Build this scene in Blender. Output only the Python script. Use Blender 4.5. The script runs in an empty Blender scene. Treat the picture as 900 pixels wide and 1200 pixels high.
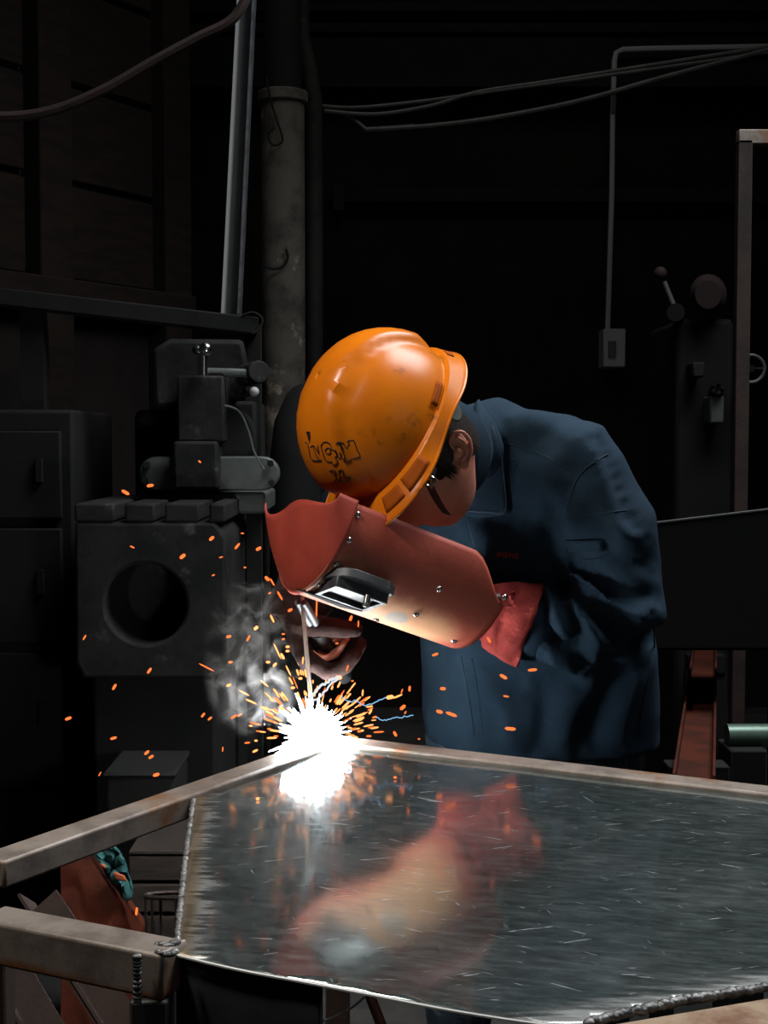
import bpy, bmesh, math, random
from mathutils import Vector, Matrix, noise
from mathutils.bvhtree import BVHTree
V = Vector
random.seed(7)
S = bpy.context.scene
COL = S.collection
# ------------------------------------------------------------------ camera, world, lights, exposure
FPX, TH, HC = 1600.0, math.radians(3.0), 1.30           # focal length in pixels of the 900x1200 frame, pitch, eye height
cam = bpy.data.cameras.new('camera'); cam.sensor_fit = 'VERTICAL'; cam.sensor_height = 36.0
cam.lens = 36.0 * FPX / 1200.0; cam.clip_start = 0.02
camo = bpy.data.objects.new('camera', cam); COL.objects.link(camo)
camo.location = (0, 0, HC); camo.rotation_euler = (math.radians(90) - TH, 0, 0)
S.camera = camo
S.view_settings.view_transform = 'Standard'; S.view_settings.look = 'None'
S.view_settings.exposure = 0.0; S.view_settings.gamma = 1.0; S.view_settings.use_curve_mapping = False
w = bpy.data.worlds.new('world'); S.world = w; w.use_nodes = True
w.node_tree.nodes['Background'].inputs[0].default_value = (0.5, 0.6, 0.7, 1)
w.node_tree.nodes['Background'].inputs[1].default_value = 0.01
S.cycles.max_bounces = 6; S.cycles.volume_bounces = 0; S.cycles.sample_clamp_indirect = 3.0

def aim(o, target):
    o.rotation_euler = (V(target) - o.location).to_track_quat('-Z', 'Y').to_euler()
def spot(name, loc, target, energy, size_deg, blend, radius, color):
    l = bpy.data.lights.new(name, 'SPOT'); l.energy = energy; l.spot_size = math.radians(size_deg)
    l.spot_blend = blend; l.shadow_soft_size = radius; l.color = color
    o = bpy.data.objects.new(name, l); COL.objects.link(o); o.location = loc; aim(o, target); return o
def area(name, loc, target, energy, sx, sy, color, spread=180):
    l = bpy.data.lights.new(name, 'AREA'); l.shape = 'RECTANGLE'; l.size = sx; l.size_y = sy
    l.energy = energy; l.color = color; l.spread = math.radians(spread)
    o = bpy.data.objects.new(name, l); COL.objects.link(o); o.location = loc; aim(o, target); return o
spot('work_lamp', (-1.15, 1.15, 2.9), (-0.05, 1.92, 1.0), 142, 50, 0.8, 0.14, (1.0, 0.93, 0.84))
area('roof_light', (1.25, 2.6, 3.95), (0.3, 2.35, 1.0), 66, 1.7, 1.7, (0.92, 0.96, 1.0), 120)
area('back_wall_fill', (0.2, 4.3, 4.0), (0.0, 6.3, 1.6), 4, 2.4, .8, (0.95, 0.95, 0.92), 140)  # added fill that brightens the back wall, not a real window
area('right_fill', (2.3, -0.9, 2.3), (0.2, 2.3, 1.1), 2.5, 1.4, 1.6, (0.86, 0.93, 1.0))  # added fill from the right for ear and sleeve, no door there
ARC = V((-0.117, 2.222, 0.814))
# ------------------------------------------------------------------ helpers
CAMP = V((0, 0, HC)); FW = V((0, math.cos(TH), -math.sin(TH))); UPV = V((0, math.sin(TH), math.cos(TH)))
def ray(px, py):
    return V(((px - 450) / FPX, 0, 0)) + UPV * ((600 - py) / FPX) + FW
def P(px, py, Y):
    r = ray(px, py); return CAMP + r * (Y / r.y)
def PZ(px, py, z):
    r = ray(px, py); return CAMP + r * ((z - HC) / r.z)
def lerp(a, b, t): return a + (b - a) * t
def smooth(a, b, x):
    t = max(0.0, min(1.0, (x - a) / (b - a))); return t * t * (3 - 2 * t)

class MB:
    def __init__(s): s.v = []; s.f = []
    def add(s, vs, fs):
        n = len(s.v); s.v += [V(x) for x in vs]; s.f += [tuple(i + n for i in f) for f in fs]; return s
    def box(s, c, size, M=None):
        c = V(c); h = V(size) / 2; vs = []
        for x in (-1, 1):
            for y in (-1, 1):
                for z in (-1, 1):
                    p = V((x * h.x, y * h.y, z * h.z))
                    vs.append(c + ((M @ p) if M else p))
        return s.add(vs, [(0, 1, 3, 2), (4, 6, 7, 5), (0, 4, 5, 1), (2, 3, 7, 6), (0, 2, 6, 4), (1, 5, 7, 3)])
    def b2(s, a, b):
        a = V(a); b = V(b); return s.box((a + b) / 2, [abs(b[i] - a[i]) for i in range(3)])
    def beam(s, a, b, wid, hgt, up=(0, 0, 1)):
        a = V(a); b = V(b); d = (b - a).normalized(); u = V(up); u = (u - d * u.dot(d)).normalized(); r = d.cross(u)
        M = Matrix((r, d, u)).transposed()
        return s.box((a + b) / 2, (wid, (b - a).length, hgt), M)
    def loft(s, rings, caps=True, closed=True):
        n = len(rings[0]); vs = [p for r in rings for p in r]; fs = []
        for i in range(len(rings) - 1):
            for j in range(n if closed else n - 1):
                k = (j + 1) % n
                fs.append((i * n + j, i * n + k, (i + 1) * n + k, (i + 1) * n + j))
        if caps and closed:
            fs.append(tuple(reversed(range(n)))); fs.append(tuple((len(rings) - 1) * n + j for j in range(n)))
        return s.add(vs, fs)
    def tube(s, pts, r, seg=8, caps=True, ry=None):
        pts = [V(p) for p in pts]; rs = r if isinstance(r, (list, tuple)) else [r] * len(pts)
        rings = []; prev = None
        for i, p in enumerate(pts):
            d = (pts[min(i + 1, len(pts) - 1)] - pts[max(i - 1, 0)]).normalized()
            if prev is None:
                a = V((0, 0, 1)) if abs(d.z) < 0.9 else V((1, 0, 0)); prev = (a - d * a.dot(d)).normalized()
            else: prev = (prev - d * prev.dot(d)).normalized()
            q = d.cross(prev)
            rings.append([p + (prev * math.cos(2 * math.pi * j / seg) + q * math.sin(2 * math.pi * j / seg)) * rs[i] for j in range(seg)])
        return s.loft(rings, caps)
    def capsule(s, pts, rs, seg=14):
        pts = [V(p) for p in pts]; d0 = (pts[0] - pts[1]).normalized(); d1 = (pts[-1] - pts[-2]).normalized()
        pp = [pts[0] + d0 * rs[0] * 0.95, pts[0] + d0 * rs[0] * 0.7] + pts + [pts[-1] + d1 * rs[-1] * 0.7, pts[-1] + d1 * rs[-1] * 0.95]
        rr = [rs[0] * 0.2, rs[0] * 0.7] + list(rs) + [rs[-1] * 0.7, rs[-1] * 0.2]
        return s.tube(pp, rr, seg)
    def sphere(s, c, r, seg=12, rings=8, M=None):
        c = V(c); r = V((r, r, r)) if not isinstance(r, (tuple, list, Vector)) else V(r); R = []
        for i in range(rings + 1):
            t = math.pi * (0.02 + 0.96 * i / rings)
            row = []
            for j in range(seg):
                a = 2 * math.pi * j / seg
                p = V((math.sin(t) * math.cos(a) * r.x, math.sin(t) * math.sin(a) * r.y, -math.cos(t) * r.z))
                row.append(c + ((M @ p) if M else p))
            R.append(row)
        return s.loft(R)
    def cyl(s, a, b, r, seg=20, r2=None): return s.tube([a, b], [r, r if r2 is None else r2], seg)
    def torus(s, c, R, r, axis=(0, 1, 0), seg=28, sub=8):
        c = V(c); z = V(axis).normalized(); x = z.orthogonal().normalized(); y = z.cross(x); rings = []
        for i in range(seg + 1):
            a = 2 * math.pi * i / seg; d = x * math.cos(a) + y * math.sin(a)
            rings.append([c + d * (R + r * math.cos(2 * math.pi * j / sub)) + z * r * math.sin(2 * math.pi * j / sub) for j in range(sub)])
        return s.loft(rings, False)
    def prism(s, pts, off):
        pts = [V(p) for p in pts]; off = V(off); n = len(pts)
        fs = [tuple(reversed(range(n))), tuple(range(n, 2 * n))] + [(i, (i + 1) % n, n + (i + 1) % n, n + i) for i in range(n)]
        return s.add(pts + [p + off for p in pts], fs)
    def grid(s, rows): return s.loft(rows, False, False)
    def mesh(s, name, sm=True):
        m = bpy.data.meshes.new(name); m.from_pydata([tuple(p) for p in s.v], [], s.f); m.update()
        bm = bmesh.new(); bm.from_mesh(m); bmesh.ops.recalc_face_normals(bm, faces=bm.faces); bm.to_mesh(m); bm.free()
        if sm:
            m.polygons.foreach_set('use_smooth', [True] * len(m.polygons))
            m.set_sharp_from_angle(angle=math.radians(40))
        return m

def obj(name, mb, mat, parent=None, bevel=0.0, solid=0.0, sub=0, sm=True, off=-1):
    m = mb.mesh(name, sm) if isinstance(mb, MB) else mb
    o = bpy.data.objects.new(name, m); COL.objects.link(o)
    if mat: m.materials.append(mat)
    if solid:
        k = o.modifiers.new('solid', 'SOLIDIFY'); k.thickness = solid; k.offset = off
    if bevel:
        k = o.modifiers.new('bevel', 'BEVEL'); k.width = bevel; k.segments = 2; k.limit_method = 'ANGLE'; k.angle_limit = math.radians(50)
    if sub:
        k = o.modifiers.new('sub', 'SUBSURF'); k.levels = sub; k.render_levels = sub
    if parent: attach(o, parent)
    return o
WLOC = {}
def attach(o, parent):
    o.parent = parent
    o.matrix_parent_inverse = Matrix.Translation(-WLOC.get(parent.name, V((0, 0, 0))))
def tag(o, label, cat, group=None, kind=None):
    if label: o['label'] = label
    if cat: o['category'] = cat
    if group: o['group'] = group
    if kind: o['kind'] = kind
    return o
def thing(name, label, cat, loc, group=None):
    o = bpy.data.objects.new(name, None); COL.objects.link(o); o.location = loc; o.empty_display_size = 0.05
    WLOC[o.name] = V(loc); return tag(o, label, cat, group)
def struct(name, mb, mat, **k):
    o = obj(name, mb, mat, **k); o['kind'] = 'structure'; return o
def evaluated(o):
    dg = bpy.context.evaluated_depsgraph_get(); dg.update()
    return bpy.data.meshes.new_from_object(o.evaluated_get(dg))
def remesh(mb, voxel, it=4, fac=0.5):
    """union of closed shapes as one continuous surface"""
    o = obj('temp', mb, None, sm=False)
    k = o.modifiers.new('r', 'REMESH'); k.mode = 'VOXEL'; k.voxel_size = voxel
    k = o.modifiers.new('s', 'SMOOTH'); k.factor = fac; k.iterations = it
    m = evaluated(o); bpy.data.objects.remove(o)
    m.polygons.foreach_set('use_smooth', [True] * len(m.polygons)); return m
def bvh_of(o):
    m = evaluated(o); b = BVHTree.FromPolygons([v.co.copy() for v in m.vertices], [tuple(p.vertices) for p in m.polygons]); bpy.data.meshes.remove(m); return b
def hit(bvh, px, py, off=0.0, Y0=2.3):
    r = ray(px, py).normalized(); h = bvh.ray_cast(CAMP, r)
    if h[0] is None:
        h = bvh.find_nearest(P(px, py, Y0))
    n = h[1] if h[1].dot(r) < 0 else -h[1]
    return h[0] + n * off
def spline(pts, n):
    out = []; m = len(pts)
    for i in range(m - 1):
        p0, p1, p2, p3 = pts[max(i - 1, 0)], pts[i], pts[i + 1], pts[min(i + 2, m - 1)]
        for j in range(n):
            t = j / n
            out.append(0.5 * ((2 * p1) + (p2 - p0) * t + (2 * p0 - 5 * p1 + 4 * p2 - p3) * t * t + (3 * p1 - p0 - 3 * p2 + p3) * t ** 3))
    out.append(pts[-1]); return out
def sp2(pts, n): return [(q.x, q.y) for q in spline([V((a, b, 0)) for a, b in pts], n)]
def line_on(bvh, pxs, r, off=0.001, n=4, seg=5, Y0=2.3):
    mb = MB(); mb.tube([hit(bvh, x, y, off, Y0) for x, y in sp2(pxs, n)], r, seg); return mb
def patch_on(bvh, c00, c10, c11, c01, nu, nv, off, Y0=2.3):
    rows = []
    for i in range(nu + 1):
        u = i / nu; row = []
        for j in range(nv + 1):
            v = j / nv
            a = V(c00).lerp(V(c10), u); b = V(c01).lerp(V(c11), u); q = a.lerp(b, v)
            row.append(hit(bvh, q.x, q.y, off, Y0))
        rows.append(row)
    return MB().grid(rows)
# ------------------------------------------------------------------ materials
def mat(name, c1, rough=0.6, metal=0.0, c2=None, scale=12.0, detail=5.0, lo=0.4, hi=0.65, bump=0.0, bscale=60.0, rough2=None, stretch=(1, 1, 1), spec=0.5, c3=None, s3=5.0, lo3=0.55, hi3=0.7):
    m = bpy.data.materials.new(name); m.use_nodes = True; N = m.node_tree.nodes; L = m.node_tree.links
    b = N['Principled BSDF']; b.inputs['Base Color'].default_value = (*c1, 1); b.inputs['Roughness'].default_value = rough
    b.inputs['Metallic'].default_value = metal; b.inputs['Specular IOR Level'].default_value = spec
    tc = N.new('ShaderNodeTexCoord'); mp = N.new('ShaderNodeMapping'); mp.inputs['Scale'].default_value = stretch
    L.new(tc.outputs['Object'], mp.inputs['Vector'])
    def ns(sc, d=5.0):
        n = N.new('ShaderNodeTexNoise'); n.inputs['Scale'].default_value = sc; n.inputs['Detail'].default_value = d
        n.inputs['Roughness'].default_value = 0.65; L.new(mp.outputs['Vector'], n.inputs['Vector']); return n
    def rng(src, a, z, o0=0.0, o1=1.0):
        r = N.new('ShaderNodeMapRange'); r.inputs['From Min'].default_value = a; r.inputs['From Max'].default_value = z
        r.inputs['To Min'].default_value = o0; r.inputs['To Max'].default_value = o1; r.interpolation_type = 'SMOOTHSTEP'
        L.new(src, r.inputs['Value']); return r.outputs['Result']
    def mix(f, a, bcol):
        x = N.new('ShaderNodeMix'); x.data_type = 'RGBA'; L.new(f, x.inputs['Factor'])
        for s_, val in ((6, a), (7, bcol)):
            if isinstance(val, tuple): x.inputs[s_].default_value = (*val, 1)
            else: L.new(val, x.inputs[s_])
        return x.outputs[2]
    if c2:
        n = ns(scale, detail); f = rng(n.outputs['Fac'], lo, hi); col = mix(f, c1, c2)
        if c3:
            n3 = ns(s3, 6.0); f3 = rng(n3.outputs['Fac'], lo3, hi3); col = mix(f3, col, c3)
        L.new(col, b.inputs['Base Color'])
        if rough2 is not None: L.new(rng(n.outputs['Fac'], lo, hi, rough, rough2), b.inputs['Roughness'])
    if bump:
        n = ns(bscale, 6.0); k = N.new('ShaderNodeBump'); k.inputs['Strength'].default_value = bump; k.inputs['Distance'].default_value = 0.004
        L.new(n.outputs['Fac'], k.inputs['Height']); L.new(k.outputs['Normal'], b.inputs['Normal'])
    m['tools'] = 1; del m['tools']
    m_nodes[m.name] = (N, L, b, mp, ns, rng, mix)
    return m
m_nodes = {}
def emis(name, color, strength, sample=True):
    m = bpy.data.materials.new(name); m.use_nodes = True; N = m.node_tree.nodes; b = N['Principled BSDF']
    b.inputs['Base Color'].default_value = (0, 0, 0, 1); b.inputs['Specular IOR Level'].default_value = 0
    b.inputs['Emission Color'].default_value = (*color, 1); b.inputs['Emission Strength'].default_value = strength
    if not sample: m.cycles.emission_sampling = 'NONE'
    return m
MT = {}
MT['concrete'] = mat('concrete', (.045, .042, .038), .9, c2=(.02, .019, .018), scale=5, bump=.3, bscale=30)
MT['darkwall'] = mat('dark_wall', (.016, .0115, .0095), .9, spec=.25, c2=(.0075, .0055, .0048), scale=2.5, bump=.3, bscale=18)
MT['plank'] = mat('dark_board', (.0145, .0085, .0055), .9, spec=.25, c2=(.008, .005, .0038), scale=6, stretch=(1, 1, 6), bump=.3, bscale=40)  # dark brown base with streaky darker noise
MT['column'] = mat('old_column', (.12, .105, .085), .9, c2=(.05, .043, .036), scale=7, c3=(.34, .28, .21), s3=5, lo3=.57, hi3=.64, bump=.4, bscale=25)
MT['cast'] = mat('cast_iron', (.021, .020, .0178), .8, .05, spec=.3, c2=(.0085, .0085, .008), scale=9, bump=.25, bscale=70, c3=(.07, .07, .065), s3=16, lo3=.6, hi3=.75)
MT['castdark'] = mat('dark_iron', (.0085, .0075, .0065), .85, .3, c2=(.005, .005, .005), scale=9, bump=.2, bscale=60)
MT['palemetal'] = mat('grey_painted_metal', (.12, .13, .115), .5, .2, c2=(.08, .09, .08), scale=14, bump=.1)
MT['rustdark'] = mat('dull_red_paint', (.022, .008, .006), .9, c2=(.012, .006, .005), scale=9)
MT['chrome'] = mat('chrome', (.75, .75, .73), .2, 1.0)
MT['blackplastic'] = mat('black_plastic', (.012, .012, .013), .35)
MT['steelpost'] = mat('bare_steel_post', (.07, .073, .07), .5, .5, c2=(.06, .06, .06), scale=20, bump=.05)
MT['tube'] = mat('mill_scale_steel', (.27, .225, .19), .5, .3, c2=(.15, .12, .10), scale=11, c3=(.22, .10, .04), s3=8, lo3=.54, hi3=.70, bump=.15, bscale=90, stretch=(1, 1, 1))
MT['tubedark'] = mat('rusty_steel', (.040, .022, .017), .8, .1, c2=(.02, .0125, .0105), scale=9, bump=.25, bscale=70)
MT['rustred'] = mat('rust_red_paint', (.075, .014, .005), .85, spec=.2, c2=(.040, .009, .004), scale=8, bump=.2, bscale=60)
MT['bead'] = mat('weld_bead', (.22, .215, .21), .38, .7, c2=(.06, .06, .06), scale=60, bump=.5, bscale=120)
MT['heat'] = mat('heat_tinted_tube', (.42, .30, .20), .5, .2, c2=(.22, .10, .05), scale=14, c3=(.10, .09, .085), s3=18, lo3=.56, hi3=.66, bump=.2)
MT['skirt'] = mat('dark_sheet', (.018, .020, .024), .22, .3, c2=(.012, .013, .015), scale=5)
MT['litflange'] = mat('lit_steel_edge', (.34, .34, .33), .45, .4)  # light on the leaning channel's left flange, put into the colour
MT['blacksheet'] = mat('black_sheet', (.004, .004, .004), .6, spec=.2)
MT['edge'] = mat('cut_edge', (.78, .78, .77), .35, .35)
MT['helmet'] = mat('orange_plastic', (.68, .18, .004), .30, spec=.35, c2=(.56, .135, .004), scale=5, lo=.35, hi=.7, bump=.03, bscale=50, c3=(.15, .05, .010), s3=15, lo3=.575, hi3=.72)
MT['slot'] = mat('slot_shade', (.30, .062, .002), .75, spec=.12)  # shade of the slot recesses, painted as a darker orange
MT['ink'] = mat('marker_ink', (.008, .006, .006), .6)
MT['jacket'] = mat('navy_cotton', (.0145, .033, .054), .9, c2=(.0095, .0235, .039), scale=9, bump=.35, bscale=420, spec=.2)
MT['seam'] = mat('navy_seam', (.020, .038, .058), .9, spec=.2)
MT['stitch'] = mat('pale_stitch', (.12, .16, .20), .9, spec=.2)
MT['jeans'] = mat('denim', (.050, .075, .10), .9, c2=(.025, .04, .06), scale=25, bump=.4, bscale=300, c3=(.16, .19, .21), s3=10, lo3=.6, hi3=.75, spec=.2)
MT['skin'] = mat('skin', (.64, .26, .175), .5, c2=(.56, .20, .13), scale=18, bump=.12, bscale=160)
b = MT['skin'].node_tree.nodes['Principled BSDF']; b.inputs['Subsurface Weight'].default_value = .15; b.inputs['Subsurface Radius'].default_value = (.008, .003, .002); b.inputs['Subsurface Scale'].default_value = .6
MT['hair'] = mat('hair', (.014, .009, .007), .8, spec=.15, c2=(.028, .019, .013), scale=80, stretch=(1, 1, 4), bump=.8, bscale=220)
MT['redglove'] = mat('red_suede', (.46, .07, .06), .95, c2=(.32, .045, .04), scale=14, bump=.5, bscale=260, spec=.15)
MT['darkglove'] = mat('brown_suede', (.026, .0105, .008), .95, c2=(.015, .007, .006), scale=12, bump=.4, bscale=220, spec=.2)
MT['boot'] = mat('boot_leather', (.02, .017, .015), .5)
MT['redthread'] = mat('red_thread', (.45, .012, .02), .8)
MT['glass'] = mat('dark_filter_glass', (.004, .007, .008), .28, spec=.25)
MT['frame'] = mat('visor_steel', (.085, .09, .095), .5, .35, c2=(.045, .045, .05), scale=30)
MT['rod'] = mat('electrode_flux', (.30, .25, .21), .7)
MT['white'] = mat('white_insulation', (.42, .42, .41), .6)
MT['teal'] = mat('teal_cloth', (.012, .075, .075), .9, c2=(.01, .06, .07), scale=25, bump=.3)
MT['orange'] = mat('orange_scrap', (.5, .11, .04), .7)
MT['wood'] = mat('old_crate_wood', (.026, .0165, .012), .9, c2=(.013, .009, .007), scale=8, stretch=(1, 1, 8), bump=.3)
MT['concretefloor'] = MT['concrete']
MT['arc'] = emis('arc_light', (0.90, 0.97, 1.0), 96.0)
MT['spark'] = emis('spark_orange', (1.0, 0.17, 0.035), 1.6, False)
MT['sparkhot'] = emis('spark_yellow', (1.0, 0.34, 0.10), 2.2, False)
MT['sparkblue'] = emis('spark_blue', (0.30, 0.62, 1.0), 0.9, False)
MT['sparkwhite'] = emis('spark_white', (0.9, 0.95, 1.0), 0.9, False)

# shield paint: red, arc light painted in as cream, bare grey wear near the window
SK = 1 - .065 / 2.12; SO = CAMP + (V((-.1065, 2.1188, 1.0780)) - CAMP) * SK; SU = V((-.83405, -.42569, .35013)).normalized(); SL = V((.55087, -.62249, .55543)).normalized(); SN = V((.0185, -.65649, -.75410)).normalized()
SR = .1172 * SK
def sh(a, bdeg, n=0.0):
    """point on the welding shield: a metres along it (0 at the hood seam), angle across, n outwards"""
    t = math.radians(bdeg); return SO + SU * a + SL * ((SR + n) * math.sin(t)) + SN * ((SR + n) * math.cos(t) - SR)
MT['shield'] = mat('red_fibre_sheet', (.47, .086, .050), .6, c2=(.39, .066, .038), scale=10, bump=.15, bscale=120)
N, L, b, mp, ns, rng, mix = m_nodes['red_fibre_sheet']
base = b.inputs['Base Color'].links[0].from_socket
def dist_mask(points, r0, r1, warp):
    out = None
    for p in points:
        vd = N.new('ShaderNodeVectorMath'); vd.operation = 'DISTANCE'; L.new(mp.outputs['Vector'], vd.inputs[0]); vd.inputs[1].default_value = p
        nz = ns(22, 4); ad = N.new('ShaderNodeMath'); ad.operation = 'MULTIPLY_ADD'; L.new(nz.outputs['Fac'], ad.inputs[0]); ad.inputs[1].default_value = warp; L.new(vd.outputs['Value'], ad.inputs[2])
        f = rng(ad.outputs[0], r0 + warp * .5, r1 + warp * .5, 1.0, 0.0)
        if out is None: out = f
        else:
            mx = N.new('ShaderNodeMath'); mx.operation = 'MAXIMUM'; L.new(out, mx.inputs[0]); L.new(f, mx.inputs[1]); out = mx.outputs[0]
    return out
col = mix(dist_mask([sh(-.03, 0), sh(-.09, -8), sh(-.16, -12), sh(-.21, -15)], .030, .080, .05), base, (.66, .32, .165))  # cream stands for the arc's light on the red sheet
col = mix(dist_mask([sh(-.028, 13), sh(-.158, -8)], .012, .024, .012), col, (.36, .29, .24))
L.new(col, b.inputs['Base Color'])

# brushed plate: two gloss lobes, scratches, heat-tinted left edge
N, L, b, mp, ns, rng, mix = m_nodes['mill_scale_steel']
sz_ = N.new('ShaderNodeSeparateXYZ'); L.new(mp.outputs['Vector'], sz_.inputs[0]); nz_ = ns(9, 5)
ma_ = N.new('ShaderNodeMath'); ma_.operation = 'MULTIPLY_ADD'; L.new(nz_.outputs['Fac'], ma_.inputs[0]); ma_.inputs[1].default_value = .030; L.new(sz_.outputs['Z'], ma_.inputs[2])
L.new(mix(rng(ma_.outputs[0], .7765, .7855, 1.0, 0.0), b.inputs['Base Color'].links[0].from_socket, (.22, .09, .035)), b.inputs['Base Color'])
pm = mat('brushed_sheet_steel', (.40, .44, .44), .16, 1.0)
N, L, b, mp, ns, rng, mix = m_nodes['brushed_sheet_steel']; MT['plate'] = pm
def turned(rot, sc):
    q1 = N.new('ShaderNodeMapping'); q1.inputs['Rotation'].default_value = (0, 0, rot); L.new(mp.outputs['Vector'], q1.inputs['Vector'])
    q2 = N.new('ShaderNodeMapping'); q2.inputs['Scale'].default_value = sc; L.new(q1.outputs['Vector'], q2.inputs['Vector']); return q2
st = turned(.25, (4, 16, 1))
n1 = N.new('ShaderNodeTexNoise'); n1.inputs['Scale'].default_value = 6; n1.inputs['Detail'].default_value = 8; n1.inputs['Roughness'].default_value = .75; L.new(st.outputs['Vector'], n1.inputs['Vector'])
nz = ns(5, 6)
f1 = rng(n1.outputs['Fac'], .35, .72)
colr = mix(rng(nz.outputs['Fac'], .35, .7), (.21, .26, .255), (.37, .42, .41))
def scratch(rot, sy, lo, hi):
    q = turned(rot, (5, sy, 1))
    t_ = N.new('ShaderNodeTexNoise'); t_.inputs['Scale'].default_value = 3.0; t_.inputs['Detail'].default_value = 3; t_.inputs['Roughness'].default_value = .6; L.new(q.outputs['Vector'], t_.inputs['Vector'])
    return rng(t_.outputs['Fac'], lo, hi)
scr = mth_max = None
for rot_, sy_, lo_ in ((.12, 60, .70), (.62, 90, .69), (-.35, 80, .68), (1.3, 90, .71), (-.8, 90, .72)):
    k_ = scratch(rot_, sy_, lo_, lo_ + .05)
    if scr is None: scr = k_
    else:
        mxn = N.new('ShaderNodeMath'); mxn.operation = 'MAXIMUM'; L.new(scr, mxn.inputs[0]); L.new(k_, mxn.inputs[1]); scr = mxn.outputs[0]
# heat tint along the cut left edge
sx = N.new('ShaderNodeSeparateXYZ'); L.new(mp.outputs['Vector'], sx.inputs[0])
def mth(op, a, bb, c=None):
    k = N.new('ShaderNodeMath'); k.operation = op
    for i, x in enumerate((a, bb, c)):
        if x is None: continue
        if isinstance(x, (int, float)): k.inputs[i].default_value = x
        else: L.new(x, k.inputs[i])
    return k.outputs[0]
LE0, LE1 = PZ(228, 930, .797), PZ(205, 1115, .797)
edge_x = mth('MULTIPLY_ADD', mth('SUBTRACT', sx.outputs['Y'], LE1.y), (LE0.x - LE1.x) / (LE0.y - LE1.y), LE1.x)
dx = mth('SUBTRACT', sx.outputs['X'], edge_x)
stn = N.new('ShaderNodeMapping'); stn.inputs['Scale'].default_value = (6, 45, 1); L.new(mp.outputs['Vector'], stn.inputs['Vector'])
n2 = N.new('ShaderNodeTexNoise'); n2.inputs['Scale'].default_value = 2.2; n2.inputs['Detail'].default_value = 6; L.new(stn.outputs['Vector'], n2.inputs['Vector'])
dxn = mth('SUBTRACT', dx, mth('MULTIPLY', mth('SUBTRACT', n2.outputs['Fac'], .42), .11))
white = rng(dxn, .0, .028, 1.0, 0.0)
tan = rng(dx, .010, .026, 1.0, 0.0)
# pale scuffs near the right weld
RB = PZ(800, 1174, .797); RC = PZ(900, 1158, .797); dB_n = (RC - RB).normalized(); dB_n = (-dB_n.y, dB_n.x)
vd = N.new('ShaderNodeVectorMath'); vd.operation = 'DISTANCE'; L.new(mp.outputs['Vector'], vd.inputs[0]); vd.inputs[1].default_value = RB
nBx, nBy = dB_n
sd_ = mth('ADD', mth('MULTIPLY', mth('SUBTRACT', sx.outputs['X'], RB.x), nBx), mth('MULTIPLY', mth('SUBTRACT', sx.outputs['Y'], RB.y), nBy))
hz = rng(mth('ADD', sd_, mth('MULTIPLY', mth('SUBTRACT', n2.outputs['Fac'], .5), .10)), .0, .045, 1.0, 0.0)
colr = mix(hz, colr, (.62, .62, .58)); colr = mix(rng(sd_, .004, .014, 1.0, 0.0), colr, (.42, .30, .18)); white = mth('MAXIMUM', white, hz)
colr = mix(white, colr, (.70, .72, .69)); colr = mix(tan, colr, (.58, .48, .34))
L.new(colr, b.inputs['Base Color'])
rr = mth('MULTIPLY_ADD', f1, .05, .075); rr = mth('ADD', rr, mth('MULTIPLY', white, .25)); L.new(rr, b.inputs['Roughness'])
# second, rougher lobe = the fine scratches
b2 = N.new('ShaderNodeBsdfPrincipled'); b2.inputs['Metallic'].default_value = 1; b2.inputs['Roughness'].default_value = .58; L.new(colr, b2.inputs['Base Color'])
ms = N.new('ShaderNodeMixShader'); out = N['Material Output']
colr2 = mix(scr, colr, (.75, .78, .78)); L.new(colr2, b2.inputs['Base Color']); L.new(mth('MAXIMUM', rng(n1.outputs['Fac'], .3, .8, .08, .27), mth('MULTIPLY', scr, .5)), ms.inputs[0]); L.new(b.outputs[0], ms.inputs[1]); L.new(b2.outputs[0], ms.inputs[2]); L.new(ms.outputs[0], out.inputs['Surface'])

# ------------------------------------------------------------------ setting
struct('floor', MB().b2((-3.2, -2.5, -.1), (3.6, 7.2, 0)), MT['concrete'])
struct('ceiling', MB().b2((-3.2, -2.5, 4.2), (3.6, 7.2, 4.3)), MT['darkwall'])
wb = struct('wall_back', MB().b2((-3.2, 6.6, 0), (3.6, 6.75, 4.2)), MT['darkwall'])
struct('wall_right', MB().b2((3.4, -2.5, 0), (3.6, 7.2, 4.2)), MT['darkwall'])
# left partition: posts with boards between, receding
A = V((-1.95, 3.45, 0)); B = V((-.80, 5.30, 0)); D = (B - A).normalized(); NRM = V((D.y, -D.x, 0))
ang = math.atan2(D.y, D.x)
def at_wall(t, z, off=0.0): return A + D * t + V((0, 0, z)) + NRM * off
LW = (B - A).length
wl = struct('wall_left', MB().prism([at_wall(0, 0), at_wall(LW, 0), at_wall(LW, 4.2), at_wall(0, 4.2)], -NRM * .12), MT['darkwall'])
RM = Matrix((D, -NRM, V((0, 0, 1)))).transposed()
for t0, t1 in ((.02, .60), (.78, 1.38), (1.55, 2.02)):
    for z0 in (1.86, 2.20, 2.54, 2.88, 3.22, 3.56):
        obj('plank', MB().box(at_wall((t0 + t1) / 2, z0 + .16, .012), (t1 - t0, .03, .315), RM), MT['plank'], wl, bevel=.004)
for t in (.69, 1.465, 2.09):
    obj('post', MB().box(at_wall(t, 2.1, .045), (.15, .09, 4.2), RM), MT['plank'], wl, bevel=.006)
obj('rail', MB().box(at_wall(LW / 2, 1.80, .05), (LW, .10, .10), RM), MT['plank'], wl, bevel=.006)
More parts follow.
